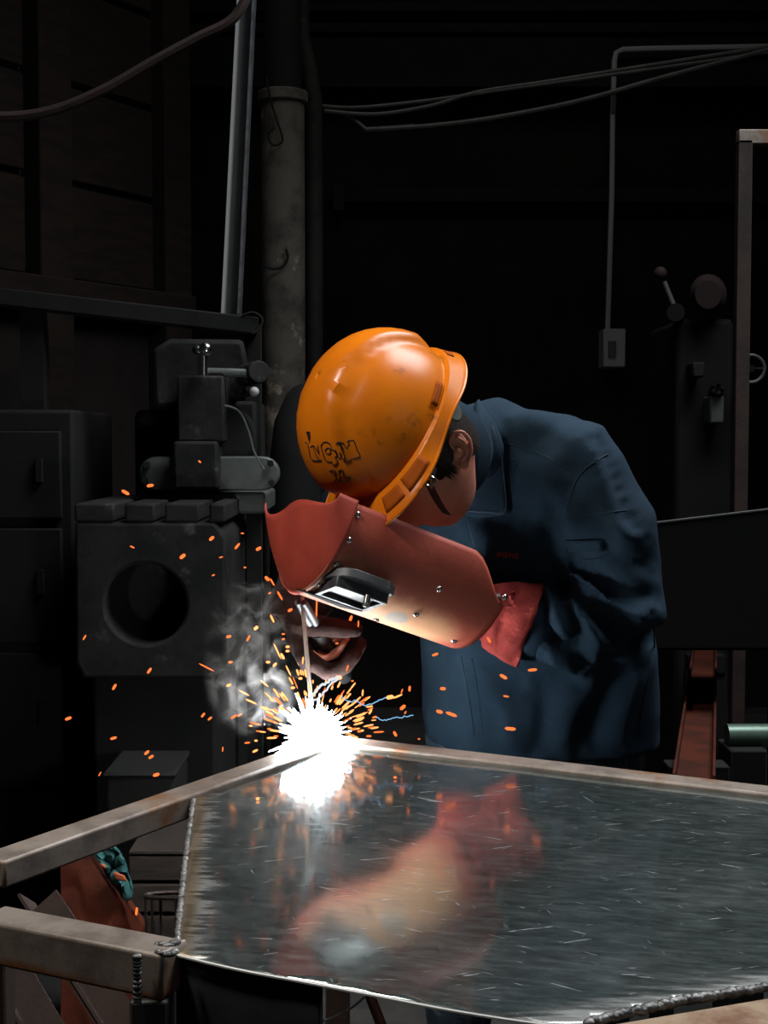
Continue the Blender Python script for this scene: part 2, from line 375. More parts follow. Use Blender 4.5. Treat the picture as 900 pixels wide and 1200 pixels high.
# pale bricks seen beyond the end of the partition
for r in range(4):
    for c in range(3):
        p = P(238 + c * 19 + (r % 2) * 9, 58 + r * 15, 6.55)
        obj('brick', MB().box(p, (.072, .12, .052)), mat('old_brick', (.16, .13, .10), .9) if 'brick' not in MT else MT['brick'], wb, bevel=.004)
        MT.setdefault('brick', bpy.data.materials['old_brick'])
# crane beam across the back: web and two flanges
tb = struct('trim_1', MB().b2((-1.15, 6.40, P(600, 92, 6.4).z), (3.4, 6.56, P(600, 40, 6.4).z)), MT['castdark'])
obj('flange', MB().b2((-1.15, 6.36, P(600, 40, 6.4).z), (3.4, 6.60, P(600, 30, 6.4).z)), MT['castdark'], tb)
obj('flange', MB().b2((-1.15, 6.36, P(600, 104, 6.4).z), (3.4, 6.60, P(600, 92, 6.4).z)), MT['castdark'], tb)
obj('flange', MB().b2((-1.15, 6.38, P(600, 14, 6.4).z), (3.4, 6.60, P(600, 4, 6.4).z)), MT['castdark'], tb)
tr = struct('trim_2', MB().b2((P(385, 230, 6.5).x, 6.5, P(385, 236, 6.5).z), (3.4, 6.6, P(385, 220, 6.5).z)), MT['castdark'])
obj('bracket', MB().b2(P(391, 246, 6.46), P(404, 222, 6.60)), MT['cast'], tr)
# round column with a collar, and a pipe beside it
cx = P(332, 300, 5.2)
co = struct('column', MB().cyl((cx.x, 5.2, 0), (cx.x, 5.2, P(332, 122, 5.2).z), .082, 32), MT['column'])
obj('collar', MB().cyl((cx.x, 5.2, P(332, 122, 5.2).z), (cx.x, 5.2, P(332, 108, 5.2).z), .095, 32), MT['column'], co, bevel=.006)
obj('capital', MB().cyl((cx.x, 5.2, P(332, 108, 5.2).z), (cx.x, 5.2, 4.2), .07, 32), MT['castdark'], co)
px_ = P(368, 300, 5.3)
tag(obj('standing_pipe', MB().tube([(px_.x, 5.3, 0), (px_.x, 5.3, 2.6), (px_.x - .02, 5.3, 2.72), (px_.x - .05, 5.33, 2.85), (px_.x - .05, 5.33, 4.2)], .034, 16), MT['cast']), 'grey vertical pipe running up beside the round column', 'pipe')
tag(obj('bent_wire', MB().tube([P(x, y, 5.1) for x, y in sp2([(309, 310), (318, 315), (330, 313), (337, 303), (335, 292)], 5)] , .005, 6), MT['blackplastic']), 'short black wire hook curling off the round column', 'wire')
tag(obj('twisted_wire', MB().tube([P(x, y, 5.1) for x, y in sp2([(312, 90), (318, 120), (326, 145), (331, 165), (320, 170), (314, 158), (322, 150)], 5)], .004, 6), MT['blackplastic']), 'twisted black wire dangling down the top of the column', 'wire')
# leaning steel channel in front of the partition
lc = thing('steel_channel', 'bare grey steel channel leaning upright behind the milling machine', 'channel', P(268, 372, 3.62))
a0, a1 = P(271, 372, 3.62), P(292, -60, 3.9)
dd = (a1 - a0).normalized(); rt = dd.cross(V((0, 1, 0))).normalized(); rt = -rt if rt.x < 0 else rt; bk = dd.cross(rt); bk = bk if bk.y > 0 else -bk
def bar(mb, o1, o2, w_, h_): return mb.beam(a0 + rt * o1 + bk * o2, a1 + rt * o1 + bk * o2, w_, h_, bk)
obj('flange', bar(MB(), -.021, .0, .007, .05), MT['litflange'], lc); obj('web', bar(MB(), 0, .022, .04, .006), MT['steelpost'], lc); obj('flange', bar(MB(), .021, .0, .007, .05), MT['frame'], lc)  # left side light given by the paler flange material
# dark beam it stands on
bm_ = thing('shelf_beam', 'dark horizontal steel beam under the leaning channel with a wire loop at its end', 'beam', P(150, 375, 3.6))
obj('beam', MB().beam(P(-40, 344, 3.55), P(302, 383, 3.62), .07, .045), MT['castdark'], bm_, bevel=.004)
obj('wire_loop', MB().tube([P(x, y, 3.58) for x, y in sp2([(284, 369), (297, 366), (307, 373), (305, 384), (296, 391)], 5)], .0025, 6), MT['cast'], bm_)
obj('strut', MB().beam(P(40, 353, 3.60), V((P(40, 353, 3.6).x, 3.6, P(-40, 480, 3.5).z)), .06, .06, (0, 1, 0)), MT['castdark'], bm_)
obj('strut', MB().beam(P(297, 381, 3.66), V((P(297, 381, 3.66).x, 3.66, 0)), .04, .04, (0, 1, 0)), MT['castdark'], bm_)
# cables under the crane beam
tag(obj('sagging_hose', MB().tube([P(x, y, 3.4) for x, y in sp2([(-30, 130), (4, 137), (60, 130), (120, 106), (180, 72), (230, 45), (275, 20), (300, -30)], 6)], .013, 8), MT['tubedark']), 'thick dusty hose sagging across the upper left boards', 'hose')
cab = [([(375, 124), (420, 126), (500, 118), (600, 104), (700, 90), (800, 76), (910, 60)], .008, 'thin grey cable strung highest under the crane beam'),
       ([(380, 130), (440, 134), (505, 124), (560, 108), (640, 96), (740, 80), (830, 66), (920, 52)], .009, 'grey cable crossing just below the highest strung cable'),
       ([(430, 152), (500, 148), (580, 138), (680, 118), (780, 90), (910, 56)], .011, 'thick pale cable sagging lowest beneath the crane beam')]
for pts, r, lab in cab:
    tag(obj('cable', MB().tube([P(x, y, 5.6) for x, y in sp2(pts, 6)], r, 8), MT['palemetal']), lab, 'cable', 'cables under the crane beam')
tag(obj('cable_pipe', MB().tube([P(x, y, 5.62) for x, y in [(395, 128), (413, 138), (429, 152), (486, 148)]], .010, 8), MT['palemetal']), 'short grey bent pipe stub where the lowest cable starts', 'pipe')
cd = thing('light_switch', 'white conduit dropping to a square switch box on the back wall', 'switch', P(716, 430, 6.55))
obj('conduit', MB().tube([P(x, y, Y) for x, y, Y in [(930, 54, 6.33), (760, 57, 6.33), (730, 58, 6.33), (722, 62, 6.33), (720, 72, 6.33), (719, 104, 6.33), (719, 118, 6.40), (718, 134, 6.48), (717, 230, 6.48), (712, 392, 6.48)]], .013, 8), MT['white'], cd)
obj('switch_box', MB().b2(P(707, 430, 6.45), P(727, 388, 6.60)), MT['white'], cd, bevel=.006)
obj('rocker', MB().b2(P(713, 418, 6.435), P(721, 400, 6.46)), MT['palemetal'], cd, bevel=.002)

# ------------------------------------------------------------------ milling machine on the left
YM = 3.2
mm = thing('milling_machine', 'old dark cast iron milling machine with a round bored table block', 'machine', (P(176, 700, YM).x, YM + .3, 0))
x0, x1 = P(88, 700, YM).x, P(265, 700, YM).x; zt, zb = P(170, 612, YM).z, P(170, 795, YM).z
hc = P(171, 708, YM); hr = 48 / FPX * YM
tbm = MB(); n = 40; outer = []; inner = []; deep = []
for j in range(n):
    a = 2 * math.pi * (j + .5) / n; c_, s_ = math.cos(a), math.sin(a)
    tx = ((x1 - hc.x) if c_ > 0 else (x0 - hc.x)) / c_; tz = ((zt - hc.z) if s_ > 0 else (zb - hc.z)) / s_; t = min(tx, tz)
    outer.append(V((hc.x + c_ * t, YM, hc.z + s_ * t))); inner.append(V((hc.x + c_ * hr, YM, hc.z + s_ * hr))); deep.append(V((hc.x + c_ * hr, YM + .28, hc.z + s_ * hr)))
back = [p + V((0, .5, 0)) for p in outer]
tbm.loft([back, outer, inner, deep])
obj('table_block', tbm, MT['cast'], mm, bevel=.008)
zs = P(170, 600, YM).z
gx = [x0, P(128, 0, YM).x, P(140, 0, YM).x, P(176, 0, YM).x, P(188, 0, YM).x, P(229, 0, YM).x, P(241, 0, YM).x, x1]
for i in range(0, 8, 2):
    obj('table_rail', MB().b2((gx[i], YM, zt), (gx[i + 1], YM + .5, zs + .02)), MT['cast'], mm, bevel=.006)
obj('pedestal', MB().b2((x0 + .03, YM + .04, 0), (x1 - .03, YM + .5, zb)), MT['castdark'], mm, bevel=.01)
obj('rear_column', MB().b2((x0 + .05, YM + .5, 0), (x1 - .03, YM + 1.0, P(200, 480, 3.7).z)), MT['castdark'], mm, bevel=.02)
obj('spindle_head', MB().b2(P(208, 518, 3.42), V((P(262, 440, 3.42).x, 3.72, P(262, 440, 3.42).z))), MT['cast'], mm, bevel=.006)
obj('spindle_housing', MB().b2(P(203, 574, 3.40), V((P(255, 517, 3.40).x, 3.72, P(255, 517, 3.40).z))), MT['cast'], mm, bevel=.008)
obj('head_casting', MB().loft([[P(x, y, Y) for x, y in ((180, 478), (178, 410), (200, 397), (285, 398), (291, 430), (280, 470))] for Y in (3.56, 3.95)]), MT['cast'], mm, bevel=.012)
ft = obj('flange_plate', MB().prism([P(x, y, 3.46) for x, y in ([(183 + 20 * math.cos(t), 555 + 20 * math.sin(t)) for t in [math.pi * (.5 + i / 10) for i in range(11)]] + [(307 + 20 * math.cos(t), 555 + 20 * math.sin(t)) for t in [math.pi * (-.5 + i / 10) for i in range(11)]])], (0, .05, 0)), MT['palemetal'], mm, bevel=.004)
for x, y in ((172, 545), (170, 563), (317, 543), (318, 566)):
    obj('bolt', MB().cyl(P(x, y, 3.44), P(x, y, 3.47), .009, 6), MT['castdark'], ft)
obj('motor_drum', MB().cyl(P(262, 512, 3.50), P(262, 512, 3.85), .085, 28), MT['castdark'], mm, bevel=.01)
obj('saddle', MB().b2(P(190, 602, 3.50), V((P(310, 577, 3.5).x, 3.85, P(310, 577, 3.5).z))), MT['palemetal'], mm, bevel=.008)
obj('neck', MB().b2(P(195, 580, 3.62), V((P(300, 470, 3.62).x, 3.9, P(300, 470, 3.62).z))), MT['castdark'], mm, bevel=.01)
lv = obj('clamp_lever', MB().cyl(P(238, 440, 3.40), P(238, 417, 3.40), .013, 12), MT['chrome'], mm)
obj('ball_knob', MB().sphere(P(241, 409, 3.38), .017, 14, 10), MT['chrome'], lv); obj('ball_knob', MB().sphere(P(231, 410, 3.42), .013, 12, 8), MT['blackplastic'], lv)
l2 = obj('feed_pipe', MB().tube([P(243, 436, 3.45), P(285, 437, 3.45), P(300, 440, 3.5)], .011, 10), MT['palemetal'], mm)
l3 = obj('feed_lever', MB().cyl(P(285, 462, 3.5), P(297, 460, 3.42), .008, 8), MT['castdark'], mm)
obj('ball_knob', MB().sphere(P(298, 459, 3.40), .012, 12, 8), MT['white'], l3)
obj('snout', MB().cyl(P(288, 440, 3.55), P(304, 436, 3.45), .03, 16), MT['cast'], mm, bevel=.005)
obj('oil_line', MB().tube([P(x, y, 3.44) for x, y in sp2([(262, 475), (280, 482), (291, 505), (298, 530), (309, 550)], 5)], .0028, 6), MT['palemetal'], mm)
tag(obj('fat_elbow_pipe', MB().tube([V((P(345, 540, 4.1).x, 4.1, 0)), P(345, 540, 4.1), P(350, 500, 4.1), P(360, 478, 4.12), V((P(360, 478, 4.12).x + .02, 4.5, P(360, 478, 4.12).z))], .075, 18), MT['castdark']), 'fat dark elbow pipe behind the milling machine beside the column', 'pipe')
# tall dark cabinet at the far left
cb = thing('steel_cabinet', 'tall dark steel cabinet with flat doors left of the milling machine', 'cabinet', (P(40, 600, 3.5).x, 3.7, 0))
ca = P(-40, 480, 3.5); cz = P(86, 480, 3.5)
obj('body', MB().b2((ca.x, 3.5, 0), (cz.x, 4.0, ca.z)), MT['castdark'], cb, bevel=.01)
zz = [.05, .42, .78, 1.10, ca.z - .03]
for i in range(4):
    d_ = obj('door', MB().b2((ca.x + .02, 3.48, zz[i]), (cz.x - .03, 3.50, zz[i + 1] - .025)), MT['castdark'], cb, bevel=.004)
    obj('handle', MB().b2((cz.x - .09, 3.465, (zz[i] + zz[i + 1]) / 2 - .03), (cz.x - .075, 3.48, (zz[i] + zz[i + 1]) / 2 + .03)), MT['castdark'], d_)
tg = thing('grey_gas_box', 'dark square steel box standing low behind the upper left frame tube', 'box', (P(160, 925, 2.9).x, 2.98, 0))
obj('box_body', MB().b2((P(123, 930, 2.9).x, 2.9, 0), (P(205, 930, 2.9).x, 3.1, P(160, 911, 2.9).z)), MT['castdark'], tg, bevel=.012)
obj('lid', MB().b2((P(121, 930, 2.9).x, 2.895, P(160, 911, 2.9).z), (P(207, 930, 2.9).x, 3.11, P(160, 905, 2.9).z)), MT['castdark'], tg, bevel=.006)
# crates seen through the frame
for i, (za, zb_, lab) in enumerate(((0, .36, 'lower dark plank crate stacked under another behind the frame corner'), (.36, .54, 'upper dark plank crate seen through the open frame corner'))):
    t = thing('wooden_crate', lab, 'crate', (P(195, 1000, 2.5).x, 2.62, za), 'crates behind the frame corner')
    xa, xb = P(158, 1000, 2.5).x - .01 * i, P(250, 1000, 2.5).x
    obj('crate_body', MB().b2((xa + .012, 2.512, za + .005), (xb - .012, 2.75, zb_ - .012)), MT['castdark'], t)
    k = 3; hh = (zb_ - za) / k
    for j in range(k):
        obj('plank', MB().b2((xa, 2.495, za + j * hh + .004), (xb, 2.512, za + (j + 1) * hh - .004)), MT['wood'], t, bevel=.002)
    obj('lid_board', MB().b2((xa, 2.495, zb_ - .012), (xb, 2.76, zb_)), MT['wood'], t, bevel=.002)
wbk = thing('wire_basket', 'rusty round wire hoop basket low beside the plate edge', 'basket', (P(205, 1065, 2.0).x, 2.05, 0))
rc = P(207, 1062, 2.0)
for z_, r_ in ((rc.z, .055), (rc.z - .12, .05), (rc.z - .30, .045)):
    obj('hoop', MB().torus((rc.x, 2.05, z_), r_, .0035, (0, .25, 1), 28, 6), MT['tubedark'], wbk)
for k in range(8):
    a = 2 * math.pi * k / 8
    obj('upright', MB().tube([(rc.x + .055 * math.cos(a), 2.05 + .055 * math.sin(a), rc.z - .0137 * math.sin(a)), (rc.x + .043 * math.cos(a), 2.05 + .043 * math.sin(a), 0.0)], .0025, 6), MT['tubedark'], wbk)
# rusty sheet, teal rag and orange scrap
rs = tag(obj('rusty_sheet', MB().prism([P(72, 1095, 2.25), P(70, 1000, 2.4), P(100, 985, 2.42), P(168, 1085, 2.3), V((P(168, 1085, 2.3).x, 2.25, 0)), V((P(72, 1095, 2.25).x, 2.2, 0))], (.004, .012, .002)), MT['rustred'], bevel=.002), 'rust red steel sheet leaning low between the two left tubes', 'sheet')
def cloth(name, pts, Y, m, amp=.012):
    rows = []
    c = [sum(p[i] for p in pts) / len(pts) for i in (0, 1)]
    for k in range(7):
        row = []
        for p in sp2(pts + [pts[0]], 4)[:-1]:
            q = (lerp(c[0], p[0], .05 + .95 * k / 6), lerp(c[1], p[1], .05 + .95 * k / 6))
            row.append(P(q[0], q[1], Y + amp * noise.noise(V((q[0] * .09, q[1] * .09, 3)))))
        rows.append(row)
    return obj(name, MB().loft(rows, False), m, solid=.004)
tag(cloth('teal_rag', [(104, 992), (122, 986), (140, 996), (148, 1016), (156, 1040), (150, 1056), (138, 1040), (124, 1022)], 2.34, MT['teal'], .03), 'crumpled teal rag hanging over the rust red sheet', 'rag')
tag(obj('orange_scrap', MB().loft([[P(x, y, Y) for x, y in ((132, 1021), (146, 1026), (149, 1033), (136, 1031))] for Y in (2.27, 2.29)]), MT['orange'], bevel=.002), 'small bright orange scrap caught on the teal rag', 'scrap')
tag(obj('orange_scrap', MB().loft([[P(x, y, Y) for x, y in ((117, 1011), (124, 1014), (125, 1019), (118, 1016))] for Y in (2.28, 2.30)]), MT['orange'], bevel=.002), 'tiny orange scrap near the top of the teal rag', 'scrap')
for i, (xa, xb, lab) in enumerate(((4, 55, 'rusty angle bar slanting below the lower left tube near the picture edge'), (92, 150, 'rusty angle bar slanting below the lower left tube nearer its weld'))):
    p0, p1 = P(xa, 1125, 2.05), P(xb, 1215, 1.95)
    t = thing('angle_bar', lab, 'bar', V((p1.x, p1.y, 0)), 'rusty bars under the frame')
    ex = p1 + (p1 - p0) * (p1.z / (p0.z - p1.z)); tp = p0 + (p0 - p1) * .8
    obj('leg', MB().beam(tp, ex, .06, .005, (0, -1, .3)), MT['tubedark'], t); obj('leg', MB().beam(tp + V((-.03, .02, 0)), ex + V((-.03, .02, 0)), .005, .05, (0, -1, .3)), MT['tubedark'], t)
# ------------------------------------------------------------------ right background
st_ = thing('steel_stand', 'tall thin steel frame stand with a rusty top bar at the right', 'stand', (P(869, 500, 4.0).x, 4.0, 0))
xp = P(869, 400, 4.0).x
obj('post', MB().b2((xp - .02, 3.98, 0), (xp + .02, 4.02, P(869, 165, 4.0).z)), MT['tubedark'], st_, bevel=.003)
obj('top_bar', MB().b2((xp - .02, 3.98, P(869, 170, 4.0).z), (xp + .75, 4.02, P(869, 153, 4.0).z)), MT['tube'], st_, bevel=.003)
obj('post', MB().b2((xp + .71, 3.98, 0), (xp + .75, 4.02, P(869, 165, 4.0).z)), MT['tubedark'], st_, bevel=.003)
obj('foot', MB().b2((xp - .03, 3.8, 0), (xp + .03, 4.2, .03)), MT['tubedark'], st_)
YR = 4.6
mr = thing('machine_tool', 'dark drilling machine with handwheel and lever behind the thin stand', 'machine', (P(830, 500, YR).x, YR + .3, 0))
obj('column_body', MB().b2((P(800, 500, YR).x, YR + .1, 0), (P(868, 500, YR).x, YR + .6, P(830, 370, YR).z)), MT['castdark'], mr, bevel=.02)
obj('motor_hood', MB().loft([[P(830 + rx * math.cos(t) * 22, 345 + math.sin(t) * 24 * rx, YR + dy) for t in [2 * math.pi * k / 20 for k in range(20)]] for rx, dy in ((.7, 0), (1, .05), (1, .4), (.7, .45))]), MT['rustdark'], mr)
ll = obj('lever', MB().cyl(P(791, 362, YR), P(778, 330, YR), .009, 10), MT['palemetal'], mr); obj('knob', MB().sphere(P(774, 320, YR), .022, 12, 8), MT['tubedark'], ll)
obj('lever_hub', MB().cyl(P(792, 366, YR - .03), P(792, 366, YR + .15), .03, 16), MT['castdark'], mr)
obj('gear_guard', MB().b2(P(812, 442, YR), V((P(826, 424, YR).x, YR + .12, P(826, 424, YR).z))), MT['cast'], mr, bevel=.006)
gd = obj('dial', MB().cyl(P(841, 454, YR - .02), P(841, 454, YR + .12), .025, 18), MT['castdark'], mr)
for k in range(5):
    a = 2 * math.pi * k / 5; obj('pin', MB().cyl(P(841 + 6 * math.cos(a), 454 + 6 * math.sin(a), YR - .04), P(841 + 6 * math.cos(a), 454 + 6 * math.sin(a), YR), .006, 8), MT['cast'], gd)
obj('oil_tank', MB().b2(P(832, 496, YR), V((P(849, 464, YR).x, YR + .12, P(849, 464, YR).z))), MT['palemetal'], mr, bevel=.006)
hw = obj('handwheel', MB().torus(P(880, 432, YR - .05), .045, .006, (0, 1, 0), 28, 8), MT['palemetal'], mr)
for k in range(3):
    a = 2 * math.pi * k / 3; c_ = P(880, 432, YR - .05); obj('spoke', MB().cyl(c_, c_ + V((.045 * math.cos(a), 0, .045 * math.sin(a))), .004, 8), MT['cast'], hw)
obj('shaft', MB().cyl(P(880, 432, YR - .06), P(868, 432, YR + .3), .012, 10), MT['castdark'], mr)
# dark sheet box behind the welder
bx = thing('sheet_metal_bin', 'large black sheet metal bin with a thin bright rim behind the welder', 'bin', (P(880, 700, 3.3).x, 3.5, 0))
q0, q1 = P(700, 621, 3.2), P(1010, 584, 3.2); zl = P(800, 762, 3.2).z
obj('front_sheet', MB().prism([V((q0.x, 3.2, zl)), V((q1.x, 3.2, zl)), q1, q0], (0, .006, 0)), MT['blacksheet'], bx)
obj('side_sheet', MB().prism([V((q0.x, 3.2, zl)), q0, q0 + V((0, .6, 0)), V((q0.x, 3.8, zl))], (.006, 0, 0)), MT['blacksheet'], bx)
obj('floor_sheet', MB().b2((q0.x, 3.2, zl), (q1.x, 3.8, zl + .006)), MT['blacksheet'], bx)
obj('rim', MB().tube([q0, q1], .0032, 6), MT['steelpost'], bx)
for x_ in (q0.x + .03, q1.x - .03):
    for y_ in (3.24, 3.76): obj('leg', MB().b2((x_ - .02, y_ - .02, 0), (x_ + .02, y_ + .02, zl)), MT['castdark'], bx)
ch = thing('red_channel', 'rust red steel channel lying away from the table behind the welder', 'channel', V((P(815, 908, 2.45).x, 2.45, P(815, 908, 2.45).z)))
c0, c1 = P(813, 925, 2.42), P(827, 757, 4.6)
obj('web', MB().beam(c0, c1, .070, .006), MT['rustred'], ch); dv = (c1 - c0).normalized(); sd = dv.cross(V((0, 0, 1))).normalized()
for s_ in (-1, 1): obj('flange', MB().beam(c0 + sd * s_ * .035 + V((0, 0, .012)), c1 + sd * s_ * .035 + V((0, 0, .012)), .005, .03), MT['rustred'], ch)
for t_, lab in ((.12, 'dark trestle holding the near end of the red channel'), (.92, 'dark trestle holding the far end of the red channel')):
    pc = c0.lerp(c1, t_); t = thing('trestle', lab, 'trestle', (pc.x, pc.y, 0))
    obj('top_rail', MB().b2((pc.x - .06, pc.y - .03, pc.z - .065), (pc.x + .06, pc.y + .03, pc.z - .006)), MT['castdark'], t, bevel=.003)
    for s_ in (-1, 1): obj('leg', MB().beam((pc.x + s_ * .045, pc.y, pc.z - .06), (pc.x + s_ * .07, pc.y, 0), .04, .04, (0, 1, 0)), MT['castdark'], t)
gp = thing('green_pipe_rack', 'dull green pipe lying level beyond the red channel on two blocks', 'pipe', (P(880, 870, 3.0).x, 3.0, 0))
zq = P(870, 862, 3.0)
obj('pipe', MB().cyl((zq.x - .035, 3.0, zq.z), (zq.x + .8, 3.02, zq.z), .026, 20), mat('green_pipe', (.10, .16, .12), .4, .4, c2=(.05, .06, .05), scale=10), gp)
for x_ in (zq.x + .0, zq.x + .6): obj('block', MB().b2((x_ - .04, 2.94, 0), (x_ + .04, 3.06, zq.z - .02)), MT['castdark'], gp, bevel=.004)

# ------------------------------------------------------------------ the workpiece: welded frame with a sheet top
ZT, ZP = .805, .797
wk = thing('welded_table', 'welded steel tube frame with a shiny scratched sheet top', 'workpiece', (0, 1.6, 0))
def tubebar(a, b_, wid, h=.05, name='tube', m='tube', ztop=ZT):
    a = V((a.x, a.y, ztop - h / 2)); b_ = V((b_.x, b_.y, ztop - h / 2)); return obj(name, MB().beam(a, b_, wid, h), MT[m], wk, bevel=.004)
KC = PZ(388, 867, ZT)                                        # centre line corner near the arc
lt = PZ(-12, 1006, ZT); tubebar(lt, PZ(372, 872, ZT), .047, .034)
r1 = PZ(900, 926, ZT); dR = (r1 - KC).normalized(); tubebar(PZ(402, 866.5, ZT), r1 + dR * .55, .048)
l0, l1 = PZ(-12, 1068, ZT), PZ(205, 1110, ZT); tubebar(l0, l1, .047, .046)
obj('leg', MB().b2((l1.x - .042, l1.y - .02, 0), (l1.x - .004, l1.y + .02, ZT - .046)), MT['steelpost'], wk, bevel=.003)
for p in (PZ(395, 868, ZT), r1 + dR * .5, V((l0.x - .01, l0.y + .02, 0)), V((.62, 1.36, 0))):
    obj('leg', MB().b2((p.x - .02, p.y - .0, 0), (p.x + .02, p.y + .04, ZT - .05)), MT['tubedark'], wk, bevel=.003)
near = sp2([(205, 1117), (245, 1127), (300, 1139), (360, 1150), (430, 1163), (510, 1178), (590, 1191), (650, 1199), (690, 1199)], 3)
bead_px = [(690, 1199), (745, 1186), (800, 1174), (850, 1166), (900, 1158)]
bw = [PZ(x, y, ZP) for x, y in bead_px]; dB = (bw[-1] - bw[-2]).normalized()
poly = [PZ(228, 930, ZP), PZ(290, 906, ZP), PZ(348, 884, ZP), PZ(400, 868, ZP), PZ(900, 934, ZP), PZ(900, 934, ZP) + dR * .5, bw[-1] + dB * .6] + [PZ(x, y, ZP) for x, y in reversed(bead_px[1:])] + [PZ(x, y, ZP) for x, y in reversed(near)]
bm = bmesh.new(); bm.faces.new([bm.verts.new(p) for p in poly])
xs0, xs1, ys0, ys1 = -.30, 1.1, 1.1, 2.36; k = xs0
while k < xs1:
    bmesh.ops.bisect_plane(bm, geom=bm.verts[:] + bm.edges[:] + bm.faces[:], plane_co=(k, 0, 0), plane_no=(1, 0, 0)); k += .02 if k < .35 else .06
k = ys0
while k < ys1:
    bmesh.ops.bisect_plane(bm, geom=bm.verts[:] + bm.edges[:] + bm.faces[:], plane_co=(0, k, 0), plane_no=(0, 1, 0)); k += .02
def dent(x, y):
    z = 0.0
    z -= .0040 * math.exp(-((x - .06) / .12) ** 2 - ((y - 1.62) / .20) ** 2)          # shallow dish shaped to widen the shield's reflection
    z += .0016 * math.exp(-((x + .075 - .05 * (y - 1.6)) / .030) ** 2 - ((y - 1.56) / .22) ** 2)   # narrow ridge shaped to split that reflection
    z += .0005 * math.sin(x * 34 + y * 7) * smooth(1.25, 1.5, y) * (1 - smooth(1.85, 2.1, y)) * (1 - smooth(.05, .3, x))
    z += .0012 * noise.noise(V((x * 5, y * 5, 1.3))) + .0007 * noise.noise(V((x * 20, y * 5, 4.3))) * smooth(1.6, 1.95, y) * (1 - smooth(.02, .3, x))
    return z
for v in bm.verts:
    v.co.z += dent(v.co.x, v.co.y)
bm.normal_update()
for f in bm.faces:
    f.smooth = True
    if f.normal.z < 0: f.normal_flip()
pmesh = bpy.data.meshes.new('top_sheet'); bm.to_mesh(pmesh); bm.free()
tag(obj('top_sheet', pmesh, MT['plate'], wk, solid=.003), 'shiny scratched sheet steel top', None)
npts = [PZ(x, y, ZP) for x, y in near]
for p in npts: p.z += dent(p.x, p.y)
obj('cut_edge', MB().tube([p + V((0, -.001, -.0015)) for p in npts], .0016, 6), MT['edge'], wk)
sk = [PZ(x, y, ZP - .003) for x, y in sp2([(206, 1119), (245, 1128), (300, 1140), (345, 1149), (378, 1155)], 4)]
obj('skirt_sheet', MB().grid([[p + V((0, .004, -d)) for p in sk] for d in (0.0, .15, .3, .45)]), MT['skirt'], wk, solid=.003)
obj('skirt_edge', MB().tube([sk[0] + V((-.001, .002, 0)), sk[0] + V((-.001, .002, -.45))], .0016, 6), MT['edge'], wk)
def bead(name, pts, r, n, jit=.25):
    out = MB(); L_ = spline([V(p) for p in pts], n)
    for p in L_:
        s_ = r * (1 + jit * (random.random() - .5)); out.sphere(p + V((0, 0, random.uniform(-.2, .2) * r)), (s_ * 1.25, s_ * 1.0, s_ * .8), 8, 5)
    return obj(name, out, MT['bead'], wk)
bead('weld_bead', [p + V((0, 0, .001)) for p in bw] + [bw[-1] + dB * .3], .0046, 44, .6)
nB = V((dB.y, -dB.x, 0)); tubebar(bw[0] + nB * .030 + dB * .0, bw[-1] + dB * .6 + nB * .034, .055, .05, ztop=ZP - .002, m='heat')
bead('weld_bead', [LE0 + V((.0, -.004, .001)), LE0.lerp(LE1, .5) + V((-.001, 0, .001)), LE1 + V((0, .01, .001))], .0026, 130, .7)
bead('weld_bead', [PZ(162, 1118, ZT) + V((0, -.006, 0)), PZ(162, 1118, ZT) + V((0, -.007, -.02)), PZ(162, 1118, ZT) + V((0, -.007, -.046))], .004, 6)
bead('weld_bead', [PZ(186, 1106, ZT), PZ(197, 1108, ZT), PZ(207, 1105, ZT)], .004, 4)
bead('weld_bead', [PZ(186, 1116, ZT), PZ(197, 1118, ZT), PZ(206, 1115, ZT)], .0035, 4)
for x_, y_ in ((573, 894), (682, 908), (835, 924), (440, 878), (300, 899)):
    c = PZ(x_, y_, ZP); bead('weld_bead', [c + dR * -.012, c, c + dR * .012], .0035, 3)
# bits under the table
rr_ = P(431, 1160, 2.05); rl = P(452, 1215, 2.0); ex = rl + (rl - rr_) * (rl.z / (rr_.z - rl.z))
tag(obj('rusty_rod', MB().tube([rr_ + (rr_ - rl) * .6, ex], .0085, 8), MT['rustred']), 'rust red rod leaning in the dark under the sheet top', 'rod')
tag(obj('white_wire', MB().tube([P(x, y, 1.9) for x, y in sp2([(438, 1150), (430, 1165), (412, 1181), (388, 1193), (350, 1204)], 5)] + [V((-.16, 1.92, .2)), V((-.2, 1.95, .0))], .0018, 6), MT['white']), 'thin white wire looping down under the sheet top', 'wire')

# ------------------------------------------------------------------ the welder
HU = V((-.72, -.46, .50)).normalized(); HF = V((-.30, -.28, -.90)); HF = (HF - HU * HF.dot(HU)).normalized(); HL = HU.cross(HF)   # head up, forward, left
HCN = P(537, 528, 2.16) - HL * .077 + HF * .012 + HU * .008                                                                                     # head centre
def hd(f, l, u): return HCN + HF * f + HL * l + HU * u
per = thing('person', 'welder in a navy work jacket and jeans bending over the table', 'person', (.30, 2.60, 0))
bl = V((.90, -.42, 0)).normalized(); bf = V((-.42, -.90, 0)).normalized()
SHL, ELL, WRL = V((.335, 2.33, 1.285)), V((.432, 2.40, 1.02)), V((.222, 2.285, 1.0))
SHR, ELR, WRR = V((-.01, 2.47, 1.27)), V((-.08, 2.60, 1.10)), P(352, 702, 2.37)
def T(p):
    q = CAMP + (V(p) - CAMP) * 1.032; return q
SHL, ELL, WRL, SHR, ELR = T(SHL), P(739, 708, 2.46), P(612, 726, 2.425), T(SHR), T(ELR)
HIL, KNL, ANL = V((.37, 2.60, .86)), V((.42, 2.55, .47)), V((.43, 2.66, .09))
HIR, KNR, ANR = V((.19, 2.67, .86)), V((.165, 2.52, .47)), V((.145, 2.62, .09))
